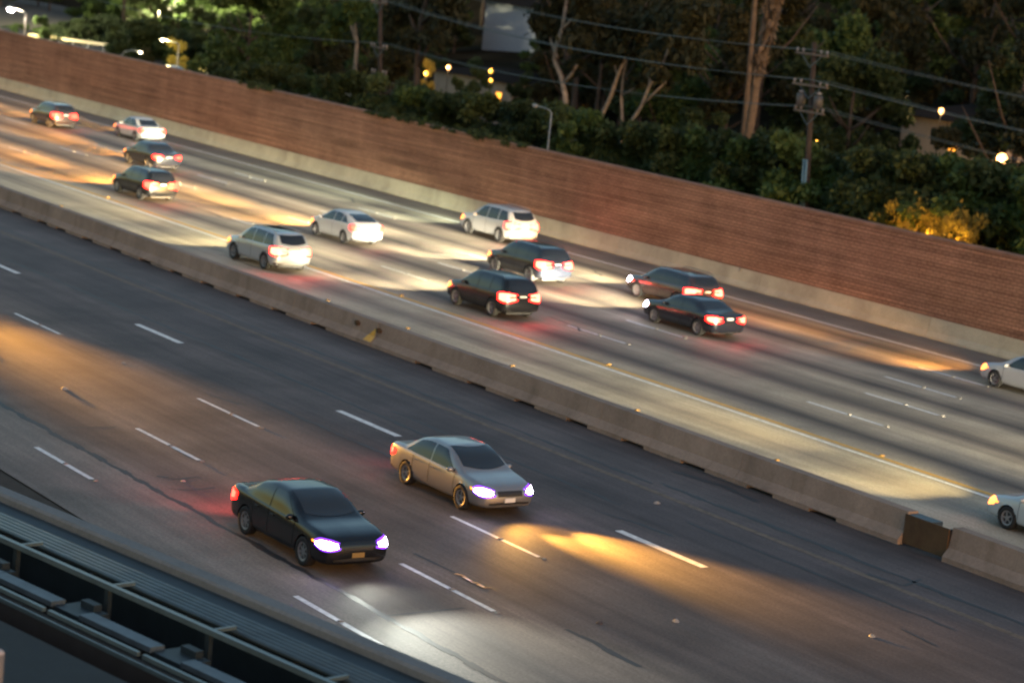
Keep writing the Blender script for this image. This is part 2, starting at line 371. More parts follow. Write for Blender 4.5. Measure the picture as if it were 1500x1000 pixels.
# ------------------------------------------------------------------ far wall: concrete base and block wall
r = empty('concrete_base_wall', (-70, 71.9, 0)); tag(r, 'pale concrete safety barrier at the foot of the brown block wall', 'barrier')
prof = [(71.55, -.02), (71.55, .08), (71.70, .30), (71.78, .86), (72.12, .86), (72.12, -.02)]
WALLB = stained('wall_base', (.42, .375, .275), (.20, .17, .13), .45, (.5, .5, .15), .18)
b = MB(); x = XA
while x < XB:
    x1 = min(x + 11.3, XB); b.prism([(y - 71.9, z) for y, z in prof], x + 70, x1 + 70 - .025); x = x1
b.build('barrier_wall', WALLB, r)
for i, p in enumerate([(42, 126), (282, 187), (1085, 393), (1057, 413)]):
    c = atY(*p, 71.76); o = link('wall_reflector', RM, WHITE_R); o.location = (c.x, 71.74, max(.1, min(.8, c.z))); o.rotation_euler = (math.pi / 2, 0, 0); o.scale = (1.5, 1.5, 1.5)
    tag(o, 'small pale reflector on the concrete foot of the block wall', 'reflector', 'reflectors on the wall foot')
def block_mat():
    m, nt, b = newmat('block_wall'); L = nt.links.new
    tc = N(nt, 'ShaderNodeTexCoord'); sp = N(nt, 'ShaderNodeSeparateXYZ'); L(tc.outputs['Object'], sp.inputs[0])
    cb = N(nt, 'ShaderNodeCombineXYZ'); L(sp.outputs[0], cb.inputs[0]); L(sp.outputs[2], cb.inputs[1])
    br = N(nt, 'ShaderNodeTexBrick'); L(cb.outputs[0], br.inputs['Vector'])
    br.inputs['Color1'].default_value = (.335, .178, .115, 1); br.inputs['Color2'].default_value = (.295, .155, .10, 1); br.inputs['Mortar'].default_value = (.16, .078, .05, 1)
    br.inputs['Scale'].default_value = 1; br.inputs['Mortar Size'].default_value = .02; br.inputs['Mortar Smooth'].default_value = .4
    br.inputs['Brick Width'].default_value = .41; br.inputs['Row Height'].default_value = .15; br.inputs['Bias'].default_value = -.2
    n1 = N(nt, 'ShaderNodeTexNoise', Scale=.35, Detail=8.0, Roughness=.65); L(tc.outputs['Object'], n1.inputs['Vector'])
    mp = N(nt, 'ShaderNodeMapping'); mp.inputs['Scale'].default_value = (1.1, 1, .12); L(tc.outputs['Object'], mp.inputs[0])
    n2 = N(nt, 'ShaderNodeTexNoise', Scale=1.0, Detail=6.0); L(mp.outputs[0], n2.inputs['Vector'])
    n3 = N(nt, 'ShaderNodeTexNoise', Scale=9.0, Detail=6.0, Roughness=.8); L(tc.outputs['Object'], n3.inputs['Vector'])
    mp4 = N(nt, 'ShaderNodeMapping'); mp4.inputs['Scale'].default_value = (.14, 1, 6.7); L(tc.outputs['Object'], mp4.inputs[0])
    n4 = N(nt, 'ShaderNodeTexNoise', Scale=1.0, Detail=3.0); L(mp4.outputs[0], n4.inputs['Vector'])
    c = br.outputs[0]
    for nn, amt in ((n1, .2), (n2, .06), (n3, .28), (n4, .32)):
        q = N(nt, 'ShaderNodeMapRange'); q.inputs[1].default_value = .3; q.inputs[2].default_value = .7; q.inputs[3].default_value = 1 - amt; q.inputs[4].default_value = 1 + amt; L(nn.outputs[0], q.inputs[0])
        mx = N(nt, 'ShaderNodeMixRGB', blend_type='MULTIPLY'); mx.inputs[0].default_value = 1; L(c, mx.inputs[1]); L(q.outputs[0], mx.inputs[2]); c = mx.outputs[0]
    L(c, b.inputs['Base Color']); b.inputs['Roughness'].default_value = .9; b.inputs['Specular IOR Level'].default_value = .2
    bp = N(nt, 'ShaderNodeBump', Strength=.8, Distance=.025); L(br.outputs['Fac'], bp.inputs['Height']); bp.invert = True
    L(bp.outputs[0], b.inputs['Normal'])
    return m
BLOCK = block_mat()
r = empty('block_wall', (-70, 72.0, 0)); tag(r, 'long red brown block sound wall along the far side of the freeway', 'wall')
b = MB(); hs = [(XA, 4.5), (-181, 4.46), (-154, 4.42), (-125, 4.36), (-103, 4.30), (-91, 4.27), (-72, 4.2), (XB, 4.1)]
for (a0, h0), (a1, h1) in zip(hs[:-1], hs[1:]):
    b.quad((a0+70, -.15, .8), (a1+70, -.15, .8), (a1+70, -.15, h1), (a0+70, -.15, h0)); b.quad((a1+70, .25, .0), (a0+70, .25, .0), (a0+70, .25, h0), (a1+70, .25, h1))
b.build('block_face', BLOCK, r)
b = MB(); CAPM = plain('wall_cap', (.25, .135, .09), .9, var=.3, scale=1)
for (a0, h0), (a1, h1) in zip(hs[:-1], hs[1:]):
    b.add([(a0+70,-.18,h0-.09),(a1+70,-.18,h1-.09),(a1+70,-.18,h1+.03),(a0+70,-.18,h0+.03),(a0+70,.28,h0-.09),(a1+70,.28,h1-.09),(a1+70,.28,h1+.03),(a0+70,.28,h0+.03)],
          [(0,1,2,3),(3,2,6,7),(5,4,7,6),(1,0,4,5)])
b.build('coping', CAPM, r)
EXPO = 2.3
# ------------------------------------------------------------------ vehicles
def pchip(xs, ys, q):
    xs = np.asarray(xs, float); ys = np.asarray(ys, float); h = np.diff(xs); dl = np.diff(ys) / h
    m = np.zeros(len(xs)); m[0] = dl[0]; m[-1] = dl[-1]
    for i in range(1, len(xs) - 1):
        if dl[i-1] * dl[i] > 0:
            w1 = 2*h[i] + h[i-1]; w2 = h[i] + 2*h[i-1]; m[i] = (w1 + w2) / (w1 / dl[i-1] + w2 / dl[i])
    k = np.clip(np.searchsorted(xs, q) - 1, 0, len(xs) - 2); t = (q - xs[k]) / h[k]
    return (2*t**3-3*t**2+1)*ys[k] + (t**3-2*t**2+t)*h[k]*m[k] + (-2*t**3+3*t**2)*ys[k+1] + (t**3-t**2)*h[k]*m[k+1]
#  station columns: x, underside, half width, belt height, belt half width, top height, top half width
SHAPES = {
 'sedan': dict(st=[(-2.40,.44,.56,.68,.54,.72,.46),(-2.36,.32,.72,.80,.68,.88,.60),(-2.24,.25,.84,.92,.79,1.00,.70),(-1.95,.22,.885,.945,.83,1.02,.74),(-1.66,.20,.90,.94,.845,1.05,.73),
      (-1.36,.19,.90,.93,.85,1.21,.68),(-1.0,.18,.90,.915,.855,1.395,.645),(-.45,.18,.90,.90,.855,1.475,.63),(.20,.18,.90,.885,.855,1.465,.635),(.62,.18,.90,.875,.85,1.34,.665),(1.06,.19,.90,.87,.845,1.09,.71),
      (1.36,.19,.90,.86,.84,.95,.73),(1.80,.20,.89,.80,.82,.885,.72),(2.12,.21,.85,.74,.78,.815,.68),(2.32,.24,.74,.65,.68,.71,.60),(2.40,.32,.58,.56,.54,.60,.48)],
      axle=(-1.34,1.42), R=.325, win=dict(xb=(-1.50,.98), xt=(-.98,.40), split=(-.22,)), shield=(1.24,.42), rear=(-1.70,-1.08), head=(.50,.98,.58,.73), tail=(.44,1.00,.70,.88), plate=(.66,.78), bump=(.30,.52), rails=False, name='sedan'),
 'saloon': dict(st=[(-2.36,.42,.60,.72,.57,.76,.50),(-2.33,.32,.74,.84,.70,.92,.62),(-2.22,.25,.85,.94,.80,1.03,.71),(-1.95,.22,.89,.955,.84,1.045,.75),(-1.68,.20,.905,.95,.85,1.07,.735),
      (-1.36,.18,.905,.94,.855,1.22,.69),(-1.0,.17,.905,.925,.86,1.39,.655),(-.45,.17,.905,.91,.86,1.465,.64),(.12,.17,.905,.895,.86,1.455,.645),(.54,.17,.905,.885,.855,1.335,.67),(.98,.18,.905,.89,.85,1.09,.71),
      (1.25,.18,.905,.88,.845,.985,.745),(1.80,.19,.895,.83,.83,.92,.735),(2.12,.20,.86,.77,.79,.85,.70),(2.29,.23,.77,.69,.71,.75,.63),(2.36,.30,.62,.60,.58,.64,.52)],
      axle=(-1.40,1.42), R=.335, win=dict(xb=(-1.52,.88), xt=(-.99,.32), split=(-.30,)), shield=(1.14,.34), rear=(-1.72,-1.08), head=(.50,1.02,.60,.745), tail=(.42,1.08,.71,.92), plate=(.76,.88), bump=(.28,.52), rails=False, name='sedan'),
 'suv': dict(st=[(-2.30,.46,.66,.80,.64,.86,.58),(-2.27,.36,.78,.95,.74,1.06,.66),(-2.20,.30,.86,1.02,.80,1.20,.68),(-2.05,.27,.905,1.05,.84,1.42,.66),(-1.85,.25,.925,1.055,.86,1.585,.65),(-1.50,.24,.93,1.05,.87,1.645,.645),
      (-.90,.23,.93,1.03,.875,1.675,.645),(-.20,.22,.93,1.01,.875,1.68,.645),(.30,.22,.93,1.0,.875,1.64,.65),(.65,.22,.93,.995,.87,1.50,.68),(1.02,.23,.93,.985,.865,1.22,.75),(1.28,.23,.93,.97,.86,1.07,.78),
      (1.75,.24,.92,.91,.84,1.00,.77),(2.08,.26,.88,.84,.80,.93,.73),(2.26,.30,.78,.74,.72,.80,.65),(2.32,.38,.64,.64,.60,.68,.54)],
      axle=(-1.36,1.40), R=.365, win=dict(xb=(-2.0,.92), xt=(-1.72,.42), split=(-1.10,-.16)), shield=(1.16,.46), rear=(-2.225,-1.93), head=(.50,1.02,.68,.83), tail=(.36,1.14,.76,1.07), plate=(.84,.96), bump=(.36,.60), rails=True, name='suv'),
 'hatch': dict(st=[(-2.20,.42,.60,.74,.58,.80,.52),(-2.17,.32,.74,.92,.70,1.00,.62),(-2.08,.26,.83,.98,.77,1.08,.66),(-1.85,.22,.865,1.0,.80,1.18,.64),(-1.45,.20,.875,.985,.82,1.32,.61),(-.95,.18,.875,.965,.83,1.43,.585),
      (-.40,.18,.875,.945,.83,1.49,.575),(.05,.18,.875,.93,.83,1.485,.58),(.50,.18,.875,.915,.825,1.37,.62),(.95,.18,.875,.90,.82,1.16,.67),(1.35,.19,.875,.88,.81,.97,.71),(1.75,.20,.86,.82,.79,.885,.69),
      (2.05,.22,.80,.74,.73,.80,.63),(2.17,.26,.70,.64,.64,.69,.56),(2.22,.34,.56,.55,.52,.58,.46)],
      axle=(-1.30,1.40), R=.32, win=dict(xb=(-1.62,1.10), xt=(-1.15,.36), split=(-.95,-.20)), shield=(1.30,.36), rear=(-1.98,-1.12), head=(.45,.98,.58,.74), tail=(.46,.98,.78,.99), plate=(.66,.78), bump=(.30,.52), rails=False, name='hatchback'),
}
class Loft:
    def __init__(s, key):
        sp = SHAPES[key]; A = np.array(sp['st']); s.sp = sp
        x = np.unique(np.concatenate([np.linspace(A[0,0], A[-1,0], 96), A[:3,0], A[-3:,0], np.linspace(A[0,0], A[0,0]+.2, 8), np.linspace(A[-1,0]-.2, A[-1,0], 8)])); s.x = x
        c = [pchip(A[:,0], A[:,k], x) for k in range(1, 7)]
        S = []
        for i in range(len(x)):
            zb, wd, zt, wb, ztop, wt = (c[k][i] for k in range(6)); hb = zt - zb; g = ztop - zt
            P = np.array([(0, zb), (.80*wd, zb), (.96*wd, zb+.07*min(1, hb/.3)), (wd, zb+.42*hb), (.99*wd, zb+.76*hb), (wb+.012, zt-.012), (wb-.015, zt+.03*min(1, g/.1)),
                          (.45*wb+.55*wt+.025*min(1, g/.4), zt+.58*g), (wt, zt+.93*g), (.62*wt, ztop-.006), (0, ztop)])
            for _ in range(2):
                Q = [P[0]]
                for a, b in zip(P[:-1], P[1:]): Q += [.75*a+.25*b, .25*a+.75*b]
                Q.append(P[-1]); P = np.array(Q)
            S.append(P)
        s.S = np.array(S)                                           # stations x points x (y, z)
        s.zbelt = lambda q: float(np.interp(q, x, c[2])); s.ztop = lambda q: float(np.interp(q, x, c[4])); s.wtop = lambda q: float(np.interp(q, x, c[5])); s.zbot = lambda q: float(np.interp(q, x, c[0]))
    def sec(s, q):
        i = int(np.clip(np.searchsorted(s.x, q) - 1, 0, len(s.x) - 2)); t = np.clip((q - s.x[i]) / (s.x[i+1] - s.x[i]), 0, 1)
        return s.S[i] * (1 - t) + s.S[i+1] * t
    @staticmethod
    def ymax(P, z):
        best = 0.
        for (y0, z0), (y1, z1) in zip(P[:-1], P[1:]):
            if (z0 - z) * (z1 - z) <= 0 and abs(z1 - z0) > 1e-6: best = max(best, y0 + (y1 - y0) * (z - z0) / (z1 - z0))
        return best
    def Y(s, q, z): return s.ymax(s.sec(q), z)
    def Z(s, q, y):
        P = s.sec(q)[::-1]; y = abs(y)
        for (y0, z0), (y1, z1) in zip(P[:-1], P[1:]):
            if y0 <= y <= y1 and y1 > y0: return z0 + (z1 - z0) * (y - y0) / (y1 - y0)
        return P[-1][1]
    def outline(s, z, front):
        """plan contour at the height z, from the middle of the nose or tail round the corner"""
        idx = range(len(s.x) - 1, -1, -1) if front else range(len(s.x)); pts = []
        for i in idx:
            y = s.ymax(s.S[i], z)
            if y > 0:
                if not pts: pts.append((s.x[i], 0.))
                pts.append((s.x[i], y))
            if len(pts) > 34: break
        pts = np.array(pts); L = np.concatenate([[0], np.cumsum(np.hypot(*np.diff(pts, axis=0).T))]); return pts, L
def patch(fn, nu, nv, off, flip=False):
    G = np.array([[fn(i / nu, j / nv) for j in range(nv + 1)] for i in range(nu + 1)])
    du = np.gradient(G, axis=0); dv = np.gradient(G, axis=1); n = np.cross(du, dv); n /= np.linalg.norm(n, axis=2, keepdims=True) + 1e-9
    if flip: n = -n
    G2 = G + n * off
    V = G2.reshape(-1, 3); k = nv + 1
    Fq = np.array([(i*k+j, (i+1)*k+j, (i+1)*k+j+1, i*k+j+1) for i in range(nu) for j in range(nv)])
    if flip: Fq = Fq[:, ::-1]
    return V, Fq
LOFTS = {}; MESHES = {}
def cached(key, part, fn):
    k = (key, part)
    if k not in MESHES: MESHES[k] = fn()
    return MESHES[k]
def lerp(a, b, t): return a + (b - a) * t
def body_mesh(L):
    S = L.S; n, m = S.shape[:2]; sp = L.sp; R = sp['R'] + .045
    full = np.concatenate([S, (S * [-1, 1])[:, -2:0:-1]], axis=1); k = full.shape[1]
    V = np.zeros((n, k, 3)); V[:, :, 0] = L.x[:, None]; V[:, :, 1] = full[:, :, 0]; V[:, :, 2] = full[:, :, 1]
    V = V.reshape(-1, 3)
    for ax_ in sp['axle']:                                            # a clean edge round each arch
        dx, dz = V[:, 0] - ax_, V[:, 2] - sp['R']; rr = np.hypot(dx, dz); sel = (np.abs(rr - R) < .032) & (np.abs(V[:, 1]) > .6) & (V[:, 2] > .2)
        V[sel, 0] = ax_ + dx[sel] / rr[sel] * R; V[sel, 2] = sp['R'] + dz[sel] / rr[sel] * R
    Fq = []
    for i in range(n - 1):
        for j in range(k):
            q = (i*k+j, (i+1)*k+j, (i+1)*k+(j+1) % k, i*k+(j+1) % k); c = V[list(q)].mean(0)
            if abs(c[1]) > .55 and any(math.hypot(c[0] - a, c[2] - sp['R']) < R - .004 for a in sp['axle']): continue
            Fq.append(q)
    Fq += [tuple(range(k)), tuple((n-1)*k + j for j in range(k))[::-1]]
    return mesh_np('body', V, Fq, True)
def arr_mesh(name, *parts):
    V = []; Fs = []
    for v, f in parts:
        b = sum(len(a) for a in V); V.append(np.asarray(v)); Fs += [tuple(int(i) + b for i in q) for q in f]
    return mesh_np(name, np.concatenate(V), Fs, True)
def side_windows(L, k, sgn):
    w_ = L.sp['win']; cuts = [w_['xb'][0]] + list(w_['split']) + [w_['xb'][1]]; tops = [w_['xt'][0]] + list(w_['split']) + [w_['xt'][1]]
    b0, b1, t0, t1 = cuts[k] + .035, cuts[k+1] - .035, tops[k] + .035, tops[k+1] - .035
    def fn(u, t):
        xb = lerp(b0, b1, u); xt = lerp(t0, t1, u); zb = L.zbelt(xb) + .035; zt = L.ztop(xt) - .10; x = lerp(xb, xt, t)
        z = min(lerp(zb, zt, t), L.ztop(x) - .085)
        return (x, sgn * L.Y(x, z), z)
    return arr_mesh('side_window', patch(fn, 12, 6, .007, flip=(sgn > 0)))
def screen(L, a, b, bow, wf, front):
    def fn(u, t):
        y = (2 * u - 1); x = lerp(a, b, t) - bow * y * y; yy = y * L.wtop(lerp(a, b, t)) * wf
        return (x, yy, L.Z(x, yy))
    return arr_mesh('screen', patch(fn, 16, 8, .007, flip=not front))
def wrap(L, sgn, front, fa0, fa1, fz0, fz1, nu=10, nv=5, off=.008):
    def fn(u, t):
        z = lerp(fz0(u), fz1(u), t); pts, D = L.outline(z, front); a = lerp(fa0, fa1, u)
        return (float(np.interp(a, D, pts[:, 0])), sgn * float(np.interp(a, D, pts[:, 1])), z)
    V, Fq = patch(fn, nu, nv, off, flip=(sgn > 0) != front)
    return arr_mesh('lamp', (V, Fq))
def wheel_mesh(R):
    b = MB(); prof = [(.62*R, .09), (.70*R, .105), (.95*R, .11), (R, .08), (R, -.08), (.95*R, -.11), (.70*R, -.105), (.62*R, -.09)]; n = 28
    V = [(r * math.sin(2*math.pi*i/n), y, r * math.cos(2*math.pi*i/n)) for i in range(n) for r, y in prof]; m = len(prof)
    return b.add(V, [(i*m+j, i*m+(j+1) % m, ((i+1) % n)*m+(j+1) % m, ((i+1) % n)*m+j) for i in range(n) for j in range(m)]).mesh('wheel', True)
def rim_mesh(R, spokes):
    b = MB(); n = 28; r0, r1 = .53*R, .645*R
    for s_ in (1, -1):
        V = [(r*math.sin(2*math.pi*i/n), s_*y, r*math.cos(2*math.pi*i/n)) for i in range(n) for r, y in ((r1, .097), (r0, .085), (r0, .02))]
        b.add(V, [(i*3+j, i*3+j+1, ((i+1) % n)*3+j+1, ((i+1) % n)*3+j) for i in range(n) for j in (0, 1)])
        b.add([(.11*R*math.sin(2*math.pi*i/10), s_*.08, .11*R*math.cos(2*math.pi*i/10)) for i in range(10)], [tuple(range(10))])
        for q in range(spokes):
            th = 2*math.pi*q/spokes; c, s2 = math.cos(th), math.sin(th)
            for w0, w1 in ((.10*R, .07*R),):
                p = [(-w0, .05*R), (w0, .05*R), (w1, .56*R), (-w1, .56*R)]
                b.add([(u*c + v*s2, s_*(.082 if v < .3*R else .075), -u*s2 + v*c) for u, v in p], [(0, 1, 2, 3)])
    return b.mesh('rim', False)
def hub_mesh(R):
    b = MB(); n = 20
    return b.add([(.6*R*math.sin(2*math.pi*i/n), y, .6*R*math.cos(2*math.pi*i/n)) for i in range(n) for y in (-.03, .03)], [(2*i, 2*((i+1) % n), 2*((i+1) % n)+1, 2*i+1) for i in range(n)] + [tuple(2*i for i in range(n)), tuple(2*i+1 for i in range(n))[::-1]]).mesh('hub')
def underbody_mesh(L):
    sp = L.sp; b = MB(); R = sp['R'] + .05; n = 14
    x0, x1 = L.x[0] + .25, L.x[-1] - .25
    b.box((x0, -.60, .20), (x1, .60, .30))
    for a in sp['axle']:
        for s_ in (1, -1):
            V = []; 
            for i in range(n + 1):
                th = math.pi * (-.12 + 1.24 * i / n); px, pz = a + R * math.cos(th), sp['R'] + R * math.sin(th)
                V += [(px, s_ * .58, pz), (px, s_ * (L.Y(px, min(max(pz, .33), .8)) - .008), pz)]
            b.add(V, [(2*i, 2*i+1, 2*i+3, 2*i+2) for i in range(n)]); b.add([V[2*i] for i in range(n + 1)], [tuple(range(n + 1))])
    return b.mesh('underbody')
HEAD = glow('headlight_glow', (.92, .80, 1.0), 11.); HEAD_FRINGE = glow('headlight_fringe', (.26, .05, 1.0), .42); HEAD_DIM = glow('running_light', (1, .22, .04), 1.3)  # the violet outer patch paints the lens colour fringe around a headlight
INDIC = glow('amber_lamp', (1, .22, .02), 1.)
TAIL = glow('taillight_red', (1, .008, .005), 2.4); TAIL_HOT = glow('taillight_hot', (1, .05, .028), 6.); TAIL_MID = glow('taillight_core', (1, .035, .02), 3.)
LAMP_OFF = plain('lamp_glass', (.35, .35, .36), .12, spec=.8)
SEAM = plain('door_gap', (.004, .004, .004), .8)
def car(key, paint, X, Y, heading, label, cat, group, s=(1., 1., 1.), yaw=0., front='on', tail=1, roof=None, hero=False, spokes=5, beam=None, red=0., plate=True, name=None, bright=1.):
    """X is the front axle on the road, Y the middle of the car"""
    if key not in LOFTS: LOFTS[key] = Loft(key)
    L = LOFTS[key]; sp = L.sp; C_ = lambda part, fn: cached(key, part, fn)
    rz = (0 if heading > 0 else math.pi) + yaw
    fx = sp['axle'][1] * s[0]
    r = empty(name or ('parked_car' if heading == 0 else {'sedan': 'sedan_car', 'suv': 'suv_car', 'hatchback': 'hatchback_car'}[sp['name']]), (X - math.cos(rz) * fx, Y - math.sin(rz) * fx, .001), rz)
    r.scale = s; tag(r, label, cat, group)
    link('body', C_('body', lambda: body_mesh(L)), paint, r)
    link('underbody', C_('under', lambda: underbody_mesh(L)), DARK, r)
    a, b = sp['shield']; link('windscreen', C_('shield', lambda: screen(L, a, b, .16, .90, True)), GLASS_L, r)
    a2, b2 = sp['rear']; link('rear_window', C_('rear', lambda: screen(L, a2, b2, -.06, .88, False)), GLASS, r)
    for sg in (1, -1):
        for k in range(len(sp['win']['split']) + 1):
            link('side_window', C_('win%d%d' % (k, sg), lambda: side_windows(L, k, sg)), GLASS, r)
    h = sp['head']; t = sp['tail']
    for sg in (1, -1):
        hm = C_('head%d' % sg, lambda: wrap(L, sg, True, h[0] - .05, h[1] + .14, lambda u: h[2] - .02 - .06*math.sin(u*3.14) + .03*u, lambda u: h[3] - .02 + .08*math.sin(u*3.14)))
        hl = link('headlight', hm, HEAD_FRINGE if hero else {'on': HEAD, 'dim': HEAD_DIM, 'off': LAMP_OFF}[front], r)
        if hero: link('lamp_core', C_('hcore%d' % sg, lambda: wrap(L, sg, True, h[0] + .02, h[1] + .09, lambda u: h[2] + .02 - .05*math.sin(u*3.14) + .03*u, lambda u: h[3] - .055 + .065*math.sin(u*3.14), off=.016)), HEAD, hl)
        im = C_('ind%d' % sg, lambda: wrap(L, sg, True, h[1] + .13, h[1] + .24, lambda u: h[2] + .07, lambda u: h[3] - .03, 4, 3))
        if front != 'off': link('turn_lamp', im, INDIC, r)
        tm = C_('tail%d' % sg, lambda: wrap(L, sg, False, t[0] - .10, t[1] + .16, lambda u: t[2] + .02 - .10*math.sin(u*3.0), lambda u: t[3] - .05 + .08*math.sin(u*3.0)))
        tl = link('taillight', tm, TAIL if tail else plain('off_red', (.2, .01, .01), .3), r)
        if tail:
            cm = C_('core%d' % sg, lambda: wrap(L, sg, False, t[0], t[1] + .04, lambda u: t[2] + .04 - .06*math.sin(u*3.1), lambda u: t[3] - .06 + .05*math.sin(u*3.1), 8, 4, .016))
            link('lamp_core', cm, TAIL_HOT if tail > 1 else TAIL_MID, tl)
    gl = sp['bump']
    link('grille', C_('grille', lambda: arr_mesh('grille', *[(np.array([tuple(v.co) for v in m_.vertices]), [tuple(p.vertices) for p in m_.polygons]) for m_ in
         (wrap(L, 1, True, 0, .38, lambda u: gl[1] + .02, lambda u: h[3] - .05, 6, 3), wrap(L, -1, True, 0, .38, lambda u: gl[1] + .02, lambda u: h[3] - .05, 6, 3))])), DARK, r)
    link('lower_intake', C_('intake', lambda: arr_mesh('intake', *[(np.array([tuple(v.co) for v in m_.vertices]), [tuple(p.vertices) for p in m_.polygons]) for m_ in
         (wrap(L, 1, True, 0, .62, lambda u: gl[0] + .03, lambda u: gl[0] + .11 - .03*u, 8, 2), wrap(L, -1, True, 0, .62, lambda u: gl[0] + .03, lambda u: gl[0] + .11 - .03*u, 8, 2))])), DARK, r)
    link('rear_bumper_trim', C_('rtrim', lambda: arr_mesh('rtrim', *[(np.array([tuple(v.co) for v in m_.vertices]), [tuple(p.vertices) for p in m_.polygons]) for m_ in
         (wrap(L, 1, False, 0, .95, lambda u: gl[0] - .01, lambda u: gl[0] + .07, 8, 2), wrap(L, -1, False, 0, .95, lambda u: gl[0] - .01, lambda u: gl[0] + .07, 8, 2))])), DARK, r)
    pz = sp['plate']
    xr = L.outline((pz[0] + pz[1]) / 2, False)[0][0][0]
    link('licence_plate', C_('plate', lambda: MB().box((xr - .022, -.16, pz[0]), (xr - .010, .16, pz[1])).mesh('plate')), PLATE, r)
    if hero:
        xf = L.outline(gl[1] - .08, True)[0][0][0]
        link('licence_plate', C_('fplate', lambda: MB().box((xf + .010, -.16, gl[1] - .13), (xf + .022, .16, gl[1] - .02)).mesh('plate')), PLATE if key == 'sedan' else plain('dull_plate', (.25, .16, .05), .5), r)
    R = sp['R']
    for a in sp['axle']:
        for sg in (1, -1):
            wb = .82 if sp['name'] == 'suv' else .79 if key != 'hatch' else .76
            wo = link('wheel', C_('wheel', lambda: wheel_mesh(R)), TYRE, r); wo.location = (a, sg * wb, R)
            ro = link('rim', C_('rim%d' % spokes, lambda: rim_mesh(R, spokes)), RIM, wo); ho = link('hub_disc', C_('hub', lambda: hub_mesh(R)), DARK, wo)
            wo.rotation_euler = (0, random.uniform(0, 1), 0)
    for sg in (1, -1):
        mx = sp['win']['xb'][1] - .10; mz = L.zbelt(mx) + .075
        def mir():
            b = MB(); y = sg * (L.Y(mx, mz) + .10); b.blob((mx, y, mz), (.075, .11, .07), 10, 6); b.box((mx - .03, min(y, sg * L.Y(mx, mz) * .97), mz - .06), (mx + .02, max(y, sg * L.Y(mx, mz) * .97), mz - .03)); return b.mesh('mirror', True)
        link('mirror', C_('mir%d' % sg, mir), paint, r)
    if sp['rails']:
        for sg in (1, -1):
            link('roof_rail', C_('rail%d' % sg, lambda: MB().tube([(x, sg * (L.wtop(x) - .03), L.ztop(x) + dz) for x, dz in ((-1.75, -.03), (-1.6, .035), (-1.0, .03), (-.3, .03), (.2, .03), (.32, -.03))], .018, 6).mesh('rail', True)), STEEL if bright < 1 else GALV, r)
    if roof:
        def rf():
            def fn(u, t_):
                x = lerp(-1.55, .28, u); y = (2*t_-1) * (L.wtop(x) - .13); return (x, y, L.Z(x, y))
            return arr_mesh('roof_panel', patch(fn, 14, 8, .006))
        link('sunroof', C_('sunroof', rf), GLASS, r)
    for sg in (1, -1):                                                # door gaps and handles
        xs = [sp['win']['xb'][1] + .04] + [q for q in sp['win']['split'] if q > -.6] + [sp['win']['xb'][0] + .45]
        def seams():
            parts = []
            for q in xs:
                parts.append(patch(lambda u, t_: (q - .009 + .018*u, sg * L.Y(q, lerp(.36, L.zbelt(q) - .02, t_)), lerp(.36, L.zbelt(q) - .02, t_)), 1, 10, .004, flip=(sg > 0)))
            return arr_mesh('seam', *parts)
        link('door_gap', C_('seam%d' % sg, seams), SEAM, r)
        def hand():
            b = MB()
            for q in xs[1:]:
                x = q + .16; z = L.zbelt(x) - .11; y = L.Y(x, z); b.box((x - .09, min(sg*(y-.01), sg*(y+.028)), z - .016), (x + .09, max(sg*(y-.01), sg*(y+.028)), z + .016))
            return b.mesh('handle')
        link('door_handle', C_('hand%d' % sg, hand), paint, r)
    if beam:
        col, pw, dist = beam[:3]; up, wd = (beam[3:5] if len(beam) > 3 else (13., 2.9)); inw = beam[5] if len(beam) > 5 else 0.
        for sg in (1, -1):
            x = L.x[-1] + .06; z = (h[2] + h[3]) / 2
            spot('headlight_beam', r, (x, sg * .62, z), (x + dist, sg * (.62 if len(beam) == 3 else .25) + inw, 0), col, pw * (.68 if len(beam) < 6 else 2), math.radians(2 * up), 1., .05, wd)
            if len(beam) < 6: spot('high_beam', r, (x, sg * .62, z), (x + 26, sg * .6, 0), col, pw * 8.5, math.radians(7), 1., .05, 3.)
    if beam and len(beam) > 6: spot('headlight_spread', r, (L.x[-1] + .08, 0, .66), (L.x[-1] + 9, -.8, 0), beam[0], beam[6], 1.75, 1., .3)
    if red:
        o = spot('taillight_beam', r, (L.x[0] - .10, 0, .85), (L.x[0] - 4.2, 0, 0), (1, .10, .09), red, 1.9, 1., .3)
    return r
SILVER = plain('silver_paint', (.285, .28, .275), .34, metal=.6, coat=.6)
BLACK = plain('black_paint', (.007, .008, .010), .25, coat=.35, spec=.35)
BLACK2 = plain('blue_black_paint', (.010, .012, .019), .22, coat=.5, spec=.4)
BROWNB = plain('dark_red_black_paint', (.028, .018, .018), .25, coat=1.)
WHITE = plain('white_paint', (.38, .385, .40), .3, coat=.6)
PEARL = plain('pale_silver_paint', (.36, .385, .41), .3, metal=.3, coat=.8)
BLUEW = plain('cool_white_paint', (.38, .43, .45), .3, coat=.8)
WARM = (1., .48, .08); AMB_ = (1., .43, .06); CREAM = (1., .86, .58); COOL = (.96, 1., .88); GRN = (.90, 1., .70)
GF, GN = 'cars driving away on the far carriageway', 'cars coming on the near carriageway'
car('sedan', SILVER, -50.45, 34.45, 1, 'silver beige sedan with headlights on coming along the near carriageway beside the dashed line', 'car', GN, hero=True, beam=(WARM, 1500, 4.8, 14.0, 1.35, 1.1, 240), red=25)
car('saloon', BLACK, -46.45, 27.62, 1, 'black sedan with glaring headlights straddling the edge of the ramp lane, nearest to the viewer', 'car', GN, s=(1.02, 1.03, 1.04), hero=True, spokes=7, beam=(COOL, 520, 8.5, 9.0, 3.6, -.4, 60), red=140)
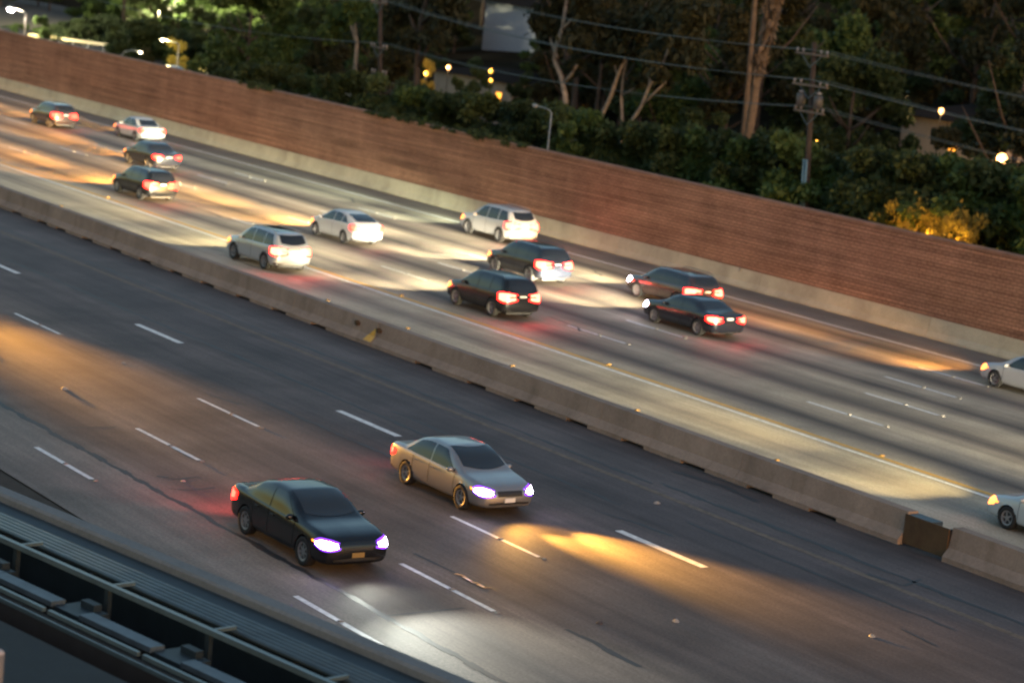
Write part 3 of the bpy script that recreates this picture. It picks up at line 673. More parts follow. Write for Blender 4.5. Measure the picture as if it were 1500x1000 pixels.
car('suv', BROWNB, -151.4, 64.25, -1, 'dark reddish small suv driving farthest off at the upper left of the road', 'car', GF, front='dim', s=(.94, .96, .95), beam=(AMB_, 2608, 8., 13., 1.1), red=8)
car('sedan', WHITE, -144.6, 67.35, -1, 'white sedan next to the wall base behind the dark reddish suv', 'car', GF, front='dim', s=(.97, 1, 1), beam=(WARM, 1644, 8., 13., 1.1), red=8)
car('sedan', BLACK2, -129.0, 60.95, -1, 'dark sedan just above the black wagon at the upper left', 'car', GF, front='dim', s=(.97, 1, 1.02), beam=(AMB_, 3912, 8., 13., 1.1), red=8)
car('suv', BLACK, -114.9, 53.9, -1, 'black tall wagon with dark rear window just below the dark sedan at the upper left', 'car', GF, front='dim', s=(1., .97, .95), beam=(AMB_, 5216, 8.), red=12)
car('hatch', WHITE, -100.4, 57.75, -1, 'white hatchback with a sloping tail, between the silver suv and the white suv', 'car', GF, front='dim', s=(1, 1, 1), beam=((1., .55, .16), 6085, 9.), red=14, tail=1)
car('suv', PEARL, -92.45, 49.3, -1, 'pale silver suv with dark sunroof in the carpool lane beside the median barrier', 'car', GF, front='dim', s=(1.03, 1, 1.02), roof=True, spokes=6, beam=((1., .86, .48), 1918, 8.), red=34, tail=2)
car('suv', WHITE, -102.0, 67.6, -1, 'white suv with roof rails close to the block wall', 'car', GF, front='dim', s=(1.05, 1., 1.04), spokes=6, beam=(GRN, 2466, 9.), red=30, tail=2)
car('suv', BLACK2, -89.6, 61.15, -1, 'black suv lit white at its bumper, just below the white suv', 'car', GF, front='dim', s=(1., 1, 1.), beam=(CREAM, 4658, 8.), red=25, tail=2, bright=.5)
car('suv', BLACK, -81.05, 53.62, -1, 'black suv with red brake lights in the lane next to the carpool line', 'car', GF, front='dim', s=(.97, 1, 1.), beam=(CREAM, 4110, 9.), red=34, tail=2, bright=.5)
car('suv', BROWNB, -83.0, 64.35, -1, 'dark maroon crossover partly behind the low black sedan on the right', 'car', GF, s=(1.04, 1.02, .94), spokes=10, beam=(CREAM, 3836, 9.), red=30, tail=2, bright=.5)
car('saloon', BLACK2, -76.9, 60.68, -1, 'low black sedan with yellow lit plate in front of the maroon crossover', 'car', GF, s=(1.02, 1, .98), spokes=7, beam=(CREAM, 3836, 9.), red=30, tail=2)
car('sedan', WHITE, -63.2, 66.55, -1, 'white sedan entering at the right edge of the picture near the block wall', 'car', GF, front='dim', beam=(AMB_, 1954, 7.), red=20)
car('sedan', BLUEW, -45.35, 49.2, -1, 'pale bluish sedan cut by the right edge in the carpool lane', 'car', GF, front='dim', beam=((1., .80, .40), 1700, 11.), red=20)

GO = 'cars just outside the picture'
car('sedan', SILVER, -86.5, 31.0, 1, 'grey sedan following on the near carriageway, out of the picture on the left', 'car', GO, beam=(AMB_, 1600, 14., 6., 2.0))
car('suv', BLACK2, -33.0, 57.0, -1, 'dark suv following in the second lane out of the picture on the right', 'car', GO, beam=(CREAM, 2466, 11.))
car('sedan', WHITE, -30.0, 64.0, -1, 'white sedan following in the fourth lane out of the picture on the right', 'car', GO, beam=(CREAM, 1918, 11.))
# ------------------------------------------------------------------ foreground: edge of the structure above the ramp
FO = Vector((-37.25, 15.45, 0)); FR = math.atan2(.18034, .9836); S0, S1 = -16., 26.
CAPC = stained('parapet_concrete', (.14, .155, .16), (.10, .11, .11), .4, (.6, .6, .6), .15)
DSTEEL = plain('dark_steel', (.016, .027, .034), .5, metal=.2, var=.3, scale=1.5)
BLK = plain('black_gap_shade', (.008, .009, .010), .95, var=.4, scale=3)  # near-black colour paints in the shade of the gap under the rails
r = empty('parapet_wall', FO, FR); tag(r, 'grey concrete parapet running up from the lower left corner', 'wall')
MB().prism([(.28, 0), (.28, 4.42), (.24, 4.5), (-.02, 4.5), (-.06, 4.46), (-.06, 3.4), (-.06, 0)], S0, S1).build('parapet', CAPC, r)
MB().prism([(-.065, 3.4), (-.065, 4.36), (-.52, 4.25), (-.52, 3.4)], S0, S1).build('inner_ledge', DSTEEL, r)
r = empty('conduit_rack', FO, FR); tag(r, 'row of thin parallel conduits along the inside of the parapet', 'conduits')
for k in range(5):
    b = MB(); y = -.64 - .115 * k
    b.tube([(S0, y, 4.40), (S1, y, 4.40)], .047, 8); b.build('conduit', STEEL, r, True)
b = MB()
for k in range(int((S1 - S0) / 2.47)):
    s_ = S0 + .6 + 2.47 * k; b.box((s_, -1.14, 4.28), (s_ + .06, -.60, 4.345))
b.build('tray_bracket', DSTEEL, r)
r = empty('steel_railing', FO, FR); tag(r, 'blue grey steel railing with cross struts beside the dark slot', 'railing')
RAILM = plain('railing_paint', (.085, .125, .14), .4, metal=.3, var=.2, scale=2)
b = MB(); b.box((S0, -1.63, 4.44), (S1, -1.54, 4.52)); b.build('top_rail', RAILM, r)
ks = [3.03 + 2.49 * k for k in range(-7, 9)]
for s_ in ks:
    MB().box((s_ - .03, -1.535, 4.45), (s_ + .03, -1.13, 4.50)).build('cross_strut', RAILM, r)
    b = MB(); b.box((s_ - .05, -1.62, 3.3), (s_ + .05, -1.55, 4.435)); b.build('post', DSTEEL, r)
r = empty('steel_girder', FO, FR); tag(r, 'wide blue grey steel girder flange interrupted by dark brackets', 'girder')
for a, c in zip(ks[:-1], ks[1:]):
    MB().box((a + .42, -2.38, 4.18), (c - .30, -2.13, 4.26)).build('flange', plain('flange_paint', (.07, .10, .12), .5, metal=.2, var=.25) if 'flange_paint' not in bpy.data.materials else bpy.data.materials['flange_paint'], r)
for s_ in ks:
    b = MB(); b.box((s_ - .30, -2.34, 4.0), (s_ + .42, -1.85, 4.20)); b.box((s_ - .1, -2.0, 4.2), (s_ + .25, -1.86, 4.30)); b.build('bracket', DSTEEL, r)
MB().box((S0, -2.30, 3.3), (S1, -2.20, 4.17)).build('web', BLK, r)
r = empty('cable_trunking', FO, FR); tag(r, 'pair of thin pale rails nearest the bottom left corner', 'rails')
for k in range(-7, 9):
    a = 6.12 + 2.32 * (k - 0); MB().box((a, -3.05, 4.40), (a + 2.2, -2.99, 4.46)).build('rail_length', RAILM, r)
MB().box((S0, -3.25, 4.36), (S1, -3.21, 4.42)).build('lower_rail', STEEL, r)
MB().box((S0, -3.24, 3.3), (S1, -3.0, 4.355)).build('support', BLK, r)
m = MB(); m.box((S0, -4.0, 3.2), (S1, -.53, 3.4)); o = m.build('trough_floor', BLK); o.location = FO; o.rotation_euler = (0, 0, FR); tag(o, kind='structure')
m = MB(); m.box((S0, -12, 4.2), (S1, -4.0, 4.5)); o = m.build('walkway_deck', stained('deck_coating', (.016, .026, .032), (.010, .016, .02), .5, (.5, .5, .5), .2)); o.location = FO; o.rotation_euler = (0, 0, FR); tag(o, kind='structure')
c = at(-3, 995, 5.2)
r = empty('marker_post', (c.x - .1, c.y, 4.5)); tag(r, 'pale post at the extreme lower left edge of the picture', 'post')
b = MB(); b.tube([(0, 0, 0), (0, 0, 1.0)], .10, 12); b.build('shaft', plain('post_paint', (.16, .15, .145), .6), r, True)
b = MB(); b.blob((0, 0, 1.0), (.10, .10, .05)); b.build('post_top', plain('post_top_paint', (.45, .4, .38), .6), r, True)
# ------------------------------------------------------------------ beyond the wall: ground, hill, trees, houses, poles
def terr(x, y):
    dip = min(1, max(0, (-150 - x) / 60.)) * min(1, max(0, (y - 76) / 24.)) * 2.0
    hill = max(0., y - 128) * .20 + max(0., y - 175) * .35
    hill += max(0, min(1, (x + 190) / 60)) * max(0., y - 120) * .10
    return -dip + hill + .0
V = []; Fq = []; xs = np.linspace(-900, 160, 90); ys = np.concatenate([np.linspace(72.4, 130, 14), np.linspace(136, 460, 36)])
for x in xs:
    for y in ys:
        z = terr(x, y)
        if y > 128: z += 1.2 * math.sin(x * .07 + y * .03) + 1.5 * math.sin(x * .023 - y * .05)
        V.append((x, y, z - .02))
k = len(ys)
Fq = np.array([(i*k+j, (i+1)*k+j, (i+1)*k+j+1, i*k+j+1) for i in range(len(xs)-1) for j in range(k-1)])
tag(link('hillside', mesh_np('hillside', np.array(V), Fq, True), plain('dry_hillside', (.022, .018, .012), .95, var=.5, scale=.15, bump=.4, spec=0.)), kind='structure')

def leaf_mat(name, c1, c2, scale=.6):
    m, nt, b = newmat(name); L = nt.links.new
    oi = N(nt, 'ShaderNodeObjectInfo'); geo = N(nt, 'ShaderNodeNewGeometry'); tc = N(nt, 'ShaderNodeTexCoord')
    no = N(nt, 'ShaderNodeTexNoise', Scale=scale, Detail=4.0); L(tc.outputs['Object'], no.inputs['Vector'])
    ad = N(nt, 'ShaderNodeMath', operation='ADD'); L(no.outputs[0], ad.inputs[0])
    rm = N(nt, 'ShaderNodeMapRange'); rm.inputs[3].default_value = -.22; rm.inputs[4].default_value = .22; L(geo.outputs['Random Per Island'], rm.inputs[0]); L(rm.outputs[0], ad.inputs[1])
    a2 = N(nt, 'ShaderNodeMath', operation='ADD'); L(ad.outputs[0], a2.inputs[0])
    r2 = N(nt, 'ShaderNodeMapRange'); r2.inputs[3].default_value = -.2; r2.inputs[4].default_value = .2; L(oi.outputs['Random'], r2.inputs[0]); L(r2.outputs[0], a2.inputs[1])
    mx = N(nt, 'ShaderNodeMixRGB'); mx.inputs[1].default_value = (*c1, 1); mx.inputs[2].default_value = (*c2, 1)
    r3 = N(nt, 'ShaderNodeMapRange'); r3.inputs[1].default_value = .2; r3.inputs[2].default_value = .8; L(a2.outputs[0], r3.inputs[0]); L(r3.outputs[0], mx.inputs[0])
    L(mx.outputs[0], b.inputs['Base Color']); b.inputs['Roughness'].default_value = .65; b.inputs['Specular IOR Level'].default_value = .25
    b.inputs['Transmission Weight'].default_value = 0.
    tr = N(nt, 'ShaderNodeBsdfTranslucent'); L(mx.outputs[0], tr.inputs[0]); ms = N(nt, 'ShaderNodeMixShader'); ms.inputs[0].default_value = .3
    L(b.outputs[0], ms.inputs[1]); L(tr.outputs[0], ms.inputs[2]); L(ms.outputs[0], nt.nodes['Material Output'].inputs[0])
    return m
LEAF = leaf_mat('dark_foliage', (.022, .038, .014), (.055, .08, .028))
LEAF_G = leaf_mat('green_foliage', (.035, .065, .018), (.08, .125, .035))
LEAF_O = leaf_mat('olive_foliage', (.028, .030, .013), (.06, .058, .025))
LEAF_YLIT = leaf_mat('yellow_lit_foliage', (.16, .13, .03), (.30, .24, .05))  # yellow lamplight is put into this leaf colour
LEAF_E = leaf_mat('eucalyptus_foliage', (.022, .027, .013), (.048, .052, .026))
def leaves(clumps, n, size, drop=0., seed=0, long=1.6):
    """n leaf tufts spread through the outer part of each ellipsoid clump (centre, radii)"""
    g = np.random.default_rng(seed); vol = np.array([c[1][0]*c[1][1]*c[1][2] for c in clumps])**.7; ks = g.choice(len(clumps), n, p=vol/vol.sum())
    C = np.array([c[0] for c in clumps], float)[ks]; Rr = np.array([c[1] for c in clumps], float)[ks]
    d = g.normal(size=(n, 3)); d /= np.linalg.norm(d, axis=1, keepdims=True)
    rad = g.random(n)**.45 * (1 + .18 * g.normal(size=n)); P = C + d * Rr * rad[:, None]
    a = g.normal(size=(n, 3)) + d * .4; a[:, 2] -= drop; a /= np.linalg.norm(a, axis=1, keepdims=True)
    b = np.cross(a, g.normal(size=(n, 3))); b /= np.linalg.norm(b, axis=1, keepdims=True) + 1e-9
    s = size * (.6 + .8 * g.random(n))[:, None]; a = a * s * long; b = b * s
    V = np.stack([P - a, P + b * .8 - a * .1, P + a, P - b * .8 + a * .1], axis=1).reshape(-1, 3)
    return V, np.arange(n * 4).reshape(n, 4)
def clump_set(w_, d_, h, z0, n, g, sz=(.24, .42)):
    out = []
    for i in range(n):
        th = g.random() * 6.283; rr = math.sqrt(g.random()); zz = g.random(); t = 1 - .55 * abs(zz - .42)
        r0 = lerp(sz[0], sz[1], g.random()) * w_
        out.append(((math.cos(th) * rr * (w_ - r0 * .6) * t, math.sin(th) * rr * (d_ - r0 * .6) * t, z0 + zz * h), (r0, r0, r0 * lerp(.6, .95, g.random()))))
    return out
def trunk_mb(h, r0, g, limbs=4, lean=(0, 0), split=.45, spread=.35):
    b = MB(); n = 6; pts = [(lean[0]*(i/n) + .12*math.sin(i*1.7)*h*.06, lean[1]*(i/n), h*i/n) for i in range(n + 1)]
    b.tube(pts, [r0 * (1 - .7*i/n) for i in range(n + 1)], 8)
    for q in range(limbs):
        i = int(n * lerp(split, .85, g.random())); th = g.random() * 6.283; p = Vector(pts[i]); L_ = h * spread * lerp(.6, 1.2, g.random())
        e = p + Vector((math.cos(th) * L_, math.sin(th) * L_, L_ * .9)); m_ = p.lerp(e, .5) + Vector((0, 0, -L_ * .08))
        b.tube([p, m_, e], [r0 * .4, r0 * .28, r0 * .1], 6)
    return b
g0 = np.random.default_rng(5)
def variant(seed, w_, h, z0, ncl, n, size, drop=0., sz=(.24, .42)):
    g = np.random.default_rng(seed); v, f = leaves(clump_set(w_, w_, h, z0, ncl, g, sz), n, size, drop, seed); return mesh_np('crown', v, f)
T_BUSH = [variant(20+i, 2.0, 4.2, 1.1, 16, 7500, .095, 0., (.2, .36)) for i in range(4)]             # broad shrubs, about 5.5 m
T_TREE = [variant(40+i, 3.8, 6.8, 3.4, 17, 11000, .13, .2, (.18, .34)) for i in range(5)]    # trees, about 11 m
T_TALL = [variant(60+i, 3.4, 9.5, 6.0, 15, 9500, .135, .7, (.15, .30)) for i in range(4)]   # loose tall crowns, about 16 m
K_BUSH = trunk_mb(2.6, .10, g0, 4, split=.2, spread=.5).mesh('trunk', True)
K_TREE = [trunk_mb(7.5, .24, g0, 5).mesh('trunk', True) for _ in range(2)]
K_TALL = [trunk_mb(13., .28, g0, 6, split=.4).mesh('trunk', True) for _ in range(2)]
def plant(name, crown, trunk, mat, bark, loc, s, label, cat, group=None, rz=None):
    r = empty(name, loc, random.uniform(0, 6.28) if rz is None else rz); r.scale = s if isinstance(s, tuple) else (s, s, s)
    tag(r, label, cat, group); link('crown', crown, mat, r); link('trunk', trunk, bark, r); return r

# hedge of shrubs crowding behind the wall
HED = 'shrubs crowding behind the block wall'
def top_at(px):                                                      # how high the shrub line stands in the photograph
    return np.interp(px, [-60, 250, 330, 420, 520, 620, 700, 790, 850, 950, 1050, 1170, 1250, 1400, 1560], [86, 96, 92, 100, 112, 130, 142, 158, 165, 185, 192, 206, 225, 238, 262])
px = 290
while px < 1600:
    Y = random.uniform(75.0, 78.5); tz = atY(px, top_at(px) + random.uniform(-6, 10), Y); base = terr(tz.x, Y)
    h = tz.z - base; s = max(.75, h / 5.5)
    plant('shrub', random.choice(T_BUSH), K_BUSH, LEAF if random.random() < .7 else LEAF_G, BARK_D, (tz.x, Y, base), (s * random.uniform(.9, 1.15), s * random.uniform(.9, 1.1), s),
          'dark green shrub in the hedge rising just behind the block wall', 'shrub', HED)
    px += random.uniform(14, 26)
# second, taller row and the wooded slope
WOOD = 'trees of the dark wood behind the hedge'
for Y0, Y1, n, kind in ((82, 92, 26, 0), (97, 112, 34, 1), (118, 140, 34, 1), (145, 185, 30, 1)):
    for i in range(n):
        px = -120 + (1740) * (i + random.uniform(.1, .9)) / n; Y = random.uniform(Y0, Y1)
        X = atY(px, 100, Y).x
        if (px < 335 and Y < 114) or kind == 0 and (px < 320 or 600 < px < 780 or 1290 < px < 1470): continue
        if Y < 125 and (610 < px < 800 or 1270 < px < 1480): continue
        if Y < 160 and 690 < px < 820: continue
        if Y < 98 and (1040 < px < 1240 or 780 < px < 1000): continue
        tall = random.random() < .35 and px > 450; s = random.uniform(.8, 1.15) * (.62 if kind == 0 and not tall else 1)
        if px < 330: s *= .8
        lm = random.choice([LEAF, LEAF, LEAF_G, LEAF_O] if px > 450 else [LEAF, LEAF_G, LEAF_G])
        if tall: plant('tall_tree', random.choice(T_TALL), random.choice(K_TALL), LEAF_E if random.random() < .6 else LEAF_O, BARK_D, (X, Y, terr(X, Y)), s, 'tall loose crowned tree in the dark wood behind the hedge', 'tree', WOOD)
        else: plant('bushy_tree', random.choice(T_TREE), random.choice(K_TREE), lm, BARK_D, (X, Y, terr(X, Y)), s, 'dense round crowned tree in the dark wood behind the hedge', 'tree', 'round trees of the dark wood behind the hedge')

# pale trunked eucalyptus trees in front of the wood, traced on their own planes
def euc(paths, Y, label, crown_px, seed, r0=.17, n=2600, name='eucalyptus_tree', leafm=None, size=.15, bark=None):
    g = np.random.default_rng(seed); base = atY(*paths[0][0], Y); r = empty(name, (base.x, Y, terr(base.x, Y))); tag(r, label, 'tree')
    o3 = Vector((base.x, Y, terr(base.x, Y))); b = MB()
    for q, p in enumerate(paths):
        P = [atY(a, c, Y) - o3 for a, c in p]; n_ = len(P)
        if q == 0: P = [Vector((P[0].x, 0, 0))] + P; n_ += 1
        P = [v + Vector((0, .25 * q * i / n_, 0)) for i, v in enumerate(P)]
        k = r0 * (1 if q == 0 else .6); b.tube(P, [k * (1 - .55 * i / n_) for i in range(n_)], 8)
    b.build('trunk', bark or BARK_P, r, True)
    cl = []
    for a, c, rad in crown_px:
        p = atY(a, c, Y + g.uniform(-1.2, 1.2)) - o3; rr = rad * Y * 1.95 / F
        cl.append((tuple(p), (rr, rr * .9, rr * .75)))
    v, f = leaves(cl, n, size, .8, seed, 2.0); link('crown', mesh_np('crown', v, f), leafm or LEAF_E, r)
    return r
euc([[(829,168),(828,140),(822,112),(812,88),(814,70),(824,40),(830,0),(833,-40)], [(828,120),(838,105),(842,95)], [(816,85),(804,60),(795,30)], [(822,45),(842,20),(850,-10)]], 84, 'pale tree with an s shaped trunk beside the street lamp on the wall', [(800,30,26),(830,15,26),(846,60,20),(800,62,12),(860,20,22),(815,-20,30),(844,92,11),(794,32,16),(838,100,7),(850,0,18)], 1, .19, 3400)
euc([[(864,205),(880,172),(895,140),(905,110),(916,85),(926,50),(940,20),(960,-20)], [(905,110),(897,92),(890,75)], [(916,85),(940,55),(955,30)]], 86, 'leaning pale tree, its trunk sloping up to the right of the s shaped one', [(890,40,26),(930,30,28),(960,20,26),(905,70,16),(950,70,18),(940,-15,30),(890,72,13),(956,32,16),(899,88,9),(962,-10,20)], 2, .15, 3400)
euc([[(911,205),(911,170),(910,140),(913,110),(918,90),(925,60),(938,20)], [(911,140),(930,128),(950,112)]], 88, 'thin upright pale tree between the two leaning trunks', [(925,70,18),(975,45,24),(945,10,24),(960,90,14),(951,111,11),(938,122,7),(938,22,14)], 3, .11, 3400)
euc([[(906,206),(922,182),(940,155),(952,125),(970,95),(985,60),(990,20)], [(940,155),(955,138),(972,120)], [(952,125),(948,105),(955,85)]], 83, 'pale tree with a low fork, leaning furthest to the right among the eucalyptus', [(975,80,24),(1000,50,28),(985,15,26),(965,110,12),(1015,90,18),(1020,20,24),(973,120,12),(956,86,13),(962,130,7),(988,30,18)], 4, .13, 3600)
euc([[(610,138),(611,100),(613,60),(617,30),(624,0),(632,-40)], [(613,60),(600,25),(590,-10)], [(616,35),(640,12),(650,-20)], [(611,100),(632,50),(645,30)]], 87, 'brown trunked tall tree left of the yellow lit windows', [(585,20,28),(620,5,34),(655,20,28),(600,60,20),(640,55,22),(660,-10,26),(570,50,18)], 5, .26, 3600, bark=BARK_D)
euc([[(521,92),(523,65),(520,40),(526,15),(534,-25)], [(521,60),(510,30),(505,0)], [(524,30),(545,10),(560,-10)]], 88, 'thin pale trunked tree near the middle of the hedge left of the tall brown trunk', [(500,25,26),(530,10,30),(555,25,22),(485,50,20),(545,55,18),(520,-15,28)], 6, .17, 3000, leafm=LEAF_G)
# two tall palms with bare trunks and drooping dead skirts
def palm(px0, py0, px1, py1, Y, r0, label, seed, skirt):
    g = np.random.default_rng(seed); a = atY(px0, py0, Y); c = atY(px1, py1, Y); gz = terr(a.x, Y); r = empty('palm_tree', (a.x, Y, gz)); tag(r, label, 'tree', 'tall bare palms')
    d_ = (c - a) / (c.z - a.z); top = 17.5; P = [Vector((d_.x * max(0, z - (a.z - gz)), 0, z)) for z in np.linspace(0, top, 12)]
    MB().tube(P, [r0 * (1.15 - .02 * i + .10 * math.sin(i * 2.1)) for i in range(12)], 10).build('trunk', PALM, r, True)
    if skirt:
        v, f = leaves([((d_.x * (skirt + gz - a.z), 0, skirt), (.36, .36, 1.0)), ((d_.x * (skirt + 3), 0, skirt + 2.6), (.42, .42, 1.9))], 900, .16, 2.2, seed, 2.6); link('dead_skirt', mesh_np('skirt', v, f), PALM, r)
    b = MB()
    for k in range(26):
        th = k * 2.4; el = lerp(-.5, 1.0, (k % 9) / 8.); L_ = g.uniform(2.2, 3.0); pts = []
        for q in range(6):
            t = q / 5.; pts.append(P[-1] + Vector((math.cos(th) * math.cos(el) * L_ * t, math.sin(th) * math.cos(el) * L_ * t, math.sin(el) * L_ * t - 1.0 * t * t)))
        for p, q in zip(pts[:-1], pts[1:]):
            s_ = Vector((-math.sin(th), math.cos(th), 0)) * .38; b.quad(p - s_, q - s_ * .8, q, p); b.quad(p, q, q + s_ * .8, p + s_)
    b.build('fronds', LEAF_G, r); return r
palm(1097, 195, 1127, 0, 92, .25, 'thick tall palm trunk with a shaggy skirt, right hand one of the pair', 1, 9.6)
palm(1090, 195, 1106, 0, 94, .17, 'thinner tall palm trunk leaning close behind the thick shaggy one', 2, 0)

# utility poles and wires
def arm(b, x, z, half, th=.10): b.box((x - half, -.16, z - th/2), (x + half, -.06, z + th/2))
def uz(py, px, Y): return atY(px, py, Y).z
def pole(px_b, px_t, py_b, Y, arms, top_py, label, extras):
    a = atY(px_b, py_b, Y); t = atY(px_t, top_py, Y); r = empty('utility_pole', (a.x, Y, 0)); tag(r, label, 'utility pole', 'utility poles behind the wall')
    dx = (t.x - a.x) / (t.z - a.z); f = lambda z: dx * (z - a.z)
    MB().tube([(f(0), 0, 0), (f(t.z), 0, t.z)], [.17, .12], 10).build('mast', WOODP, r, True)
    for py, half in arms:
        z = uz(py, px_t, Y); b = MB(); arm(b, f(z), z, half)
        b.build('crossarm', plain('arm_timber', (.12, .105, .09), .8) if 'arm_timber' not in bpy.data.materials else bpy.data.materials['arm_timber'], r)
        for s_ in (-1, 1):
            MB().tube([(f(z) + s_ * half * .62, -.11, z - .05), (f(z), -.14, z - .62)], .03, 5).build('brace', STEEL, r)
            for q in (.92, .55):
                b = MB(); b.tube([(f(z) + s_ * half * q, -.11, z + .05), (f(z) + s_ * half * q, -.11, z + .13)], [.03, .03], 6); b.tube([(f(z) + s_ * half * q, -.11, z + .12), (f(z) + s_ * half * q, -.11, z + .17), (f(z) + s_ * half * q, -.11, z + .24)], [.075, .06, .04], 8)
                b.build('insulator', plain('porcelain', (.25, .25, .26), .3) if 'porcelain' not in bpy.data.materials else bpy.data.materials['porcelain'], r, True)
    if extras:
        z = uz(145, 1187, Y)
        for s_ in (-.62, .62):
            b = MB(); b.tube([(f(z) + s_, -.1, z - .42), (f(z) + s_, -.1, z - .4), (f(z) + s_, -.1, z + .18), (f(z) + s_, -.1, z + .24)], [.12, .21, .21, .1], 12); b.build('transformer', plain('transformer_paint', (.05, .055, .06), .5), r, True)
            b = MB(); b.tube([(f(z) + s_, -.1, z + .24), (f(z) + s_, -.1, z + .42)], [.05, .03], 6); b.blob((f(z) + s_, -.1, z + .30), (.16, .16, .04)); b.build('bushing', bpy.data.materials['porcelain'], r, True)
        b = MB()
        for s_ in (-.10, .10): b.tube([(f(3.2) + s_, -.2, 3.0), (f(6.2) + s_, -.16, 6.2)], .055, 8)
        b.build('riser_pipe', plain('riser_paint', (.16, .27, .31), .4, metal=.3), r, True)
    return r, f
p1, f1 = pole(1180, 1193, 300, 74.4, [(80, 1.15), (126, 1.25), (165, 1.05)], 62, 'utility pole with transformers and three crossarms standing behind the wall on the right', True)
p2, f2 = pole(557, 557, 150, 80, [(5, 1.0), (70, 1.05), (108, .95)], -20, 'dark utility pole with pale v braces in the trees left of the lit house', False)
x1, x2 = p1.location.x, p2.location.x
tiers = [(80, -34, (-1.06, 1.06), 'upper power wire strung across the trees past the transformer pole', 'upper power wires'), (124, 5, (-1.15, -.65, 1.15), 'middle power wire strung across the trees past the transformer pole', 'middle power wires'), (163, 68, (-.95, .95), 'lowest power wire sagging past the eucalyptus trunks', 'lowest power wires')]
for py1, py2, offs, lab, grp in tiers:
    z1 = uz(py1, 1190, 74.4) + .24; z2 = uz(py2, 557, 80) + .24
    for o_ in offs:
        b = MB(); pts = []
        kn = [(2*x2 - x1 - 6, 82.5, z2 - .4), (x2 + o_ * .4, 80 + o_ * .2, z2), (x1 + o_ * .4, 74.3 + o_ * .2, z1), (x1 + 47, 73.9, z1 - .7)]
        for (xa, ya, za), (xb, yb, zb) in zip(kn[:-1], kn[1:]):
            for i in range(14):
                t = i / 14.; pts.append((lerp(xa, xb, t), lerp(ya, yb, t), lerp(za, zb, t) - 4 * .75 * t * (1 - t)))
        pts.append(kn[-1]); b.tube(pts, .014, 5); tag(b.build('power_wire', WIRE), lab, 'wire', grp)

# street lamps
def street_lamp(px, py_top, Y, arm_px, label, lit=None, power=0., r0=.07, py_head=None, color=(1, .85, .5), hs=1.):
    t = atY(px, py_top, Y); gz = terr(t.x, Y); r = empty('street_lamp', (t.x, Y, gz)); tag(r, label, 'street lamp'); h = t.z - gz
    MB().tube([(0, 0, 0), (0, 0, h)], [r0, r0 * .7], 10).build('post', GALV if not lit else plain('lamp_post_lit', (.45, .42, .34), .5), r, True)  # lit posts get a paler colour that paints in their own lamplight
    a = atY(px + arm_px, py_head if py_head is not None else py_top - 6, Y); ex, ez = a.x - t.x, a.z - gz
    MB().tube([(0, 0, h - .02), (ex * .15, 0, lerp(h, ez, .55)), (ex * .5, 0, lerp(h, ez, .95)), (ex, 0, ez)], r0 * .5, 8).build('arm', GALV, r, True)
    b = MB(); b.blob((ex, 0, ez + .03), (.34 * hs, .15 * hs, .09 * hs), 10, 6); hd = b.build('lamp_head', GALV, r, True)
    b = MB(); b.blob((ex, 0, ez - .05 * hs), (.26 * hs, .13 * hs, .08 * hs), 10, 6); b.build('lamp_lens', lit or LAMP_OFF, hd, True)
    if power: bulb('lamp_light', r, (ex, -.1, ez - .35), color, power, .15)
    return r
LAMPW = glow('lamp_white', (1, .86, .95), 20.); LAMPY = glow('lamp_warm', (1, .80, .5), 9.)
street_lamp(38, 20, 100, -22, 'street lamp with a glaring white head at the top left corner', LAMPW, 4000, .10, 12, (1, .86, .6), 2.4)
street_lamp(178, 82, 97, 28, 'short street lamp with its arm pointing right just over the wall top', LAMPY, 60, .09, 76)
street_lamp(262, 65, 100, -24, 'street lamp in front of the yellow lit tree', LAMPY, 420, .09, 58, (1, .82, .35))
street_lamp(236, -22, 128, 14, 'pale lamp post rising out of the top edge above the dark shrubs', LAMPW, 15000, .14, -30, (1, .88, .50), 1.5)
street_lamp(808, 165, 73.6, -24, 'unlit grey street lamp standing up over the middle of the wall', None, 0, .055, 155, hs=.8)
b = empty('utility_pole', (atY(181, 20, 120).x, 120, terr(atY(181, 20, 120).x, 120))); tag(b, 'plain dark pole at the top left between two lamp posts', 'utility pole'); MB().tube([(0, 0, 0), (0, 0, 16)], [.2, .15], 8).build('mast', WOODP, b, True)
# yellow lit trees and bush
def lit_tree(px, py, Y, s, mat, label, name='small_tree'):
    c = atY(px, py, Y); z = terr(c.x, Y); return plant(name, T_BUSH[px % 4], K_BUSH, mat, BARK_D, (c.x, Y, z), ((c.z - z) / 5.3 * s, (c.z - z) / 5.3 * s, (c.z - z) / 5.3), label, 'tree')
lit_tree(256, 62, 103, 1.0, LEAF_YLIT, 'small yellow lit tree glowing behind the street lamp'); lit_tree(66, 28, 103, .9, LEAF_G, 'small tree lit yellow beside the lamp post at the far left'); lit_tree(215, 74, 104, .8, LEAF_O, 'thin olive tree just left of the glowing yellow tree'); lit_tree(20, 40, 104, 1, LEAF_G, 'low bush lit by the glaring lamp at the top left corner')
for i, px in enumerate(list(range(-40, 420, 13)) + list(range(75, 400, 22))):
    c = atY(px, np.interp(px, [-40, 20, 60, 100, 150, 200, 260, 330, 420], [30, 36, 44, 30, 22, 30, 42, 60, 68]) + random.uniform(-4, 16) + (14 if i > 35 else 0), 106 + random.random() * 7); z = terr(c.x, c.y); h = (c.z - z) / 5.3
    plant('shrub', T_BUSH[i % 4], K_BUSH, LEAF if px > 75 else LEAF_G, BARK_D, (c.x, c.y, z), (max(1.1, h * 1.6), max(.9, h), h), 'dark rounded shrub in the bank behind the frontage road', 'shrub', 'dark shrubs along the frontage road')
T_THIN = [variant(90+i, 2.2, 4.6, .8, 14, 900, .10, 0., (.2, .4)) for i in range(3)]
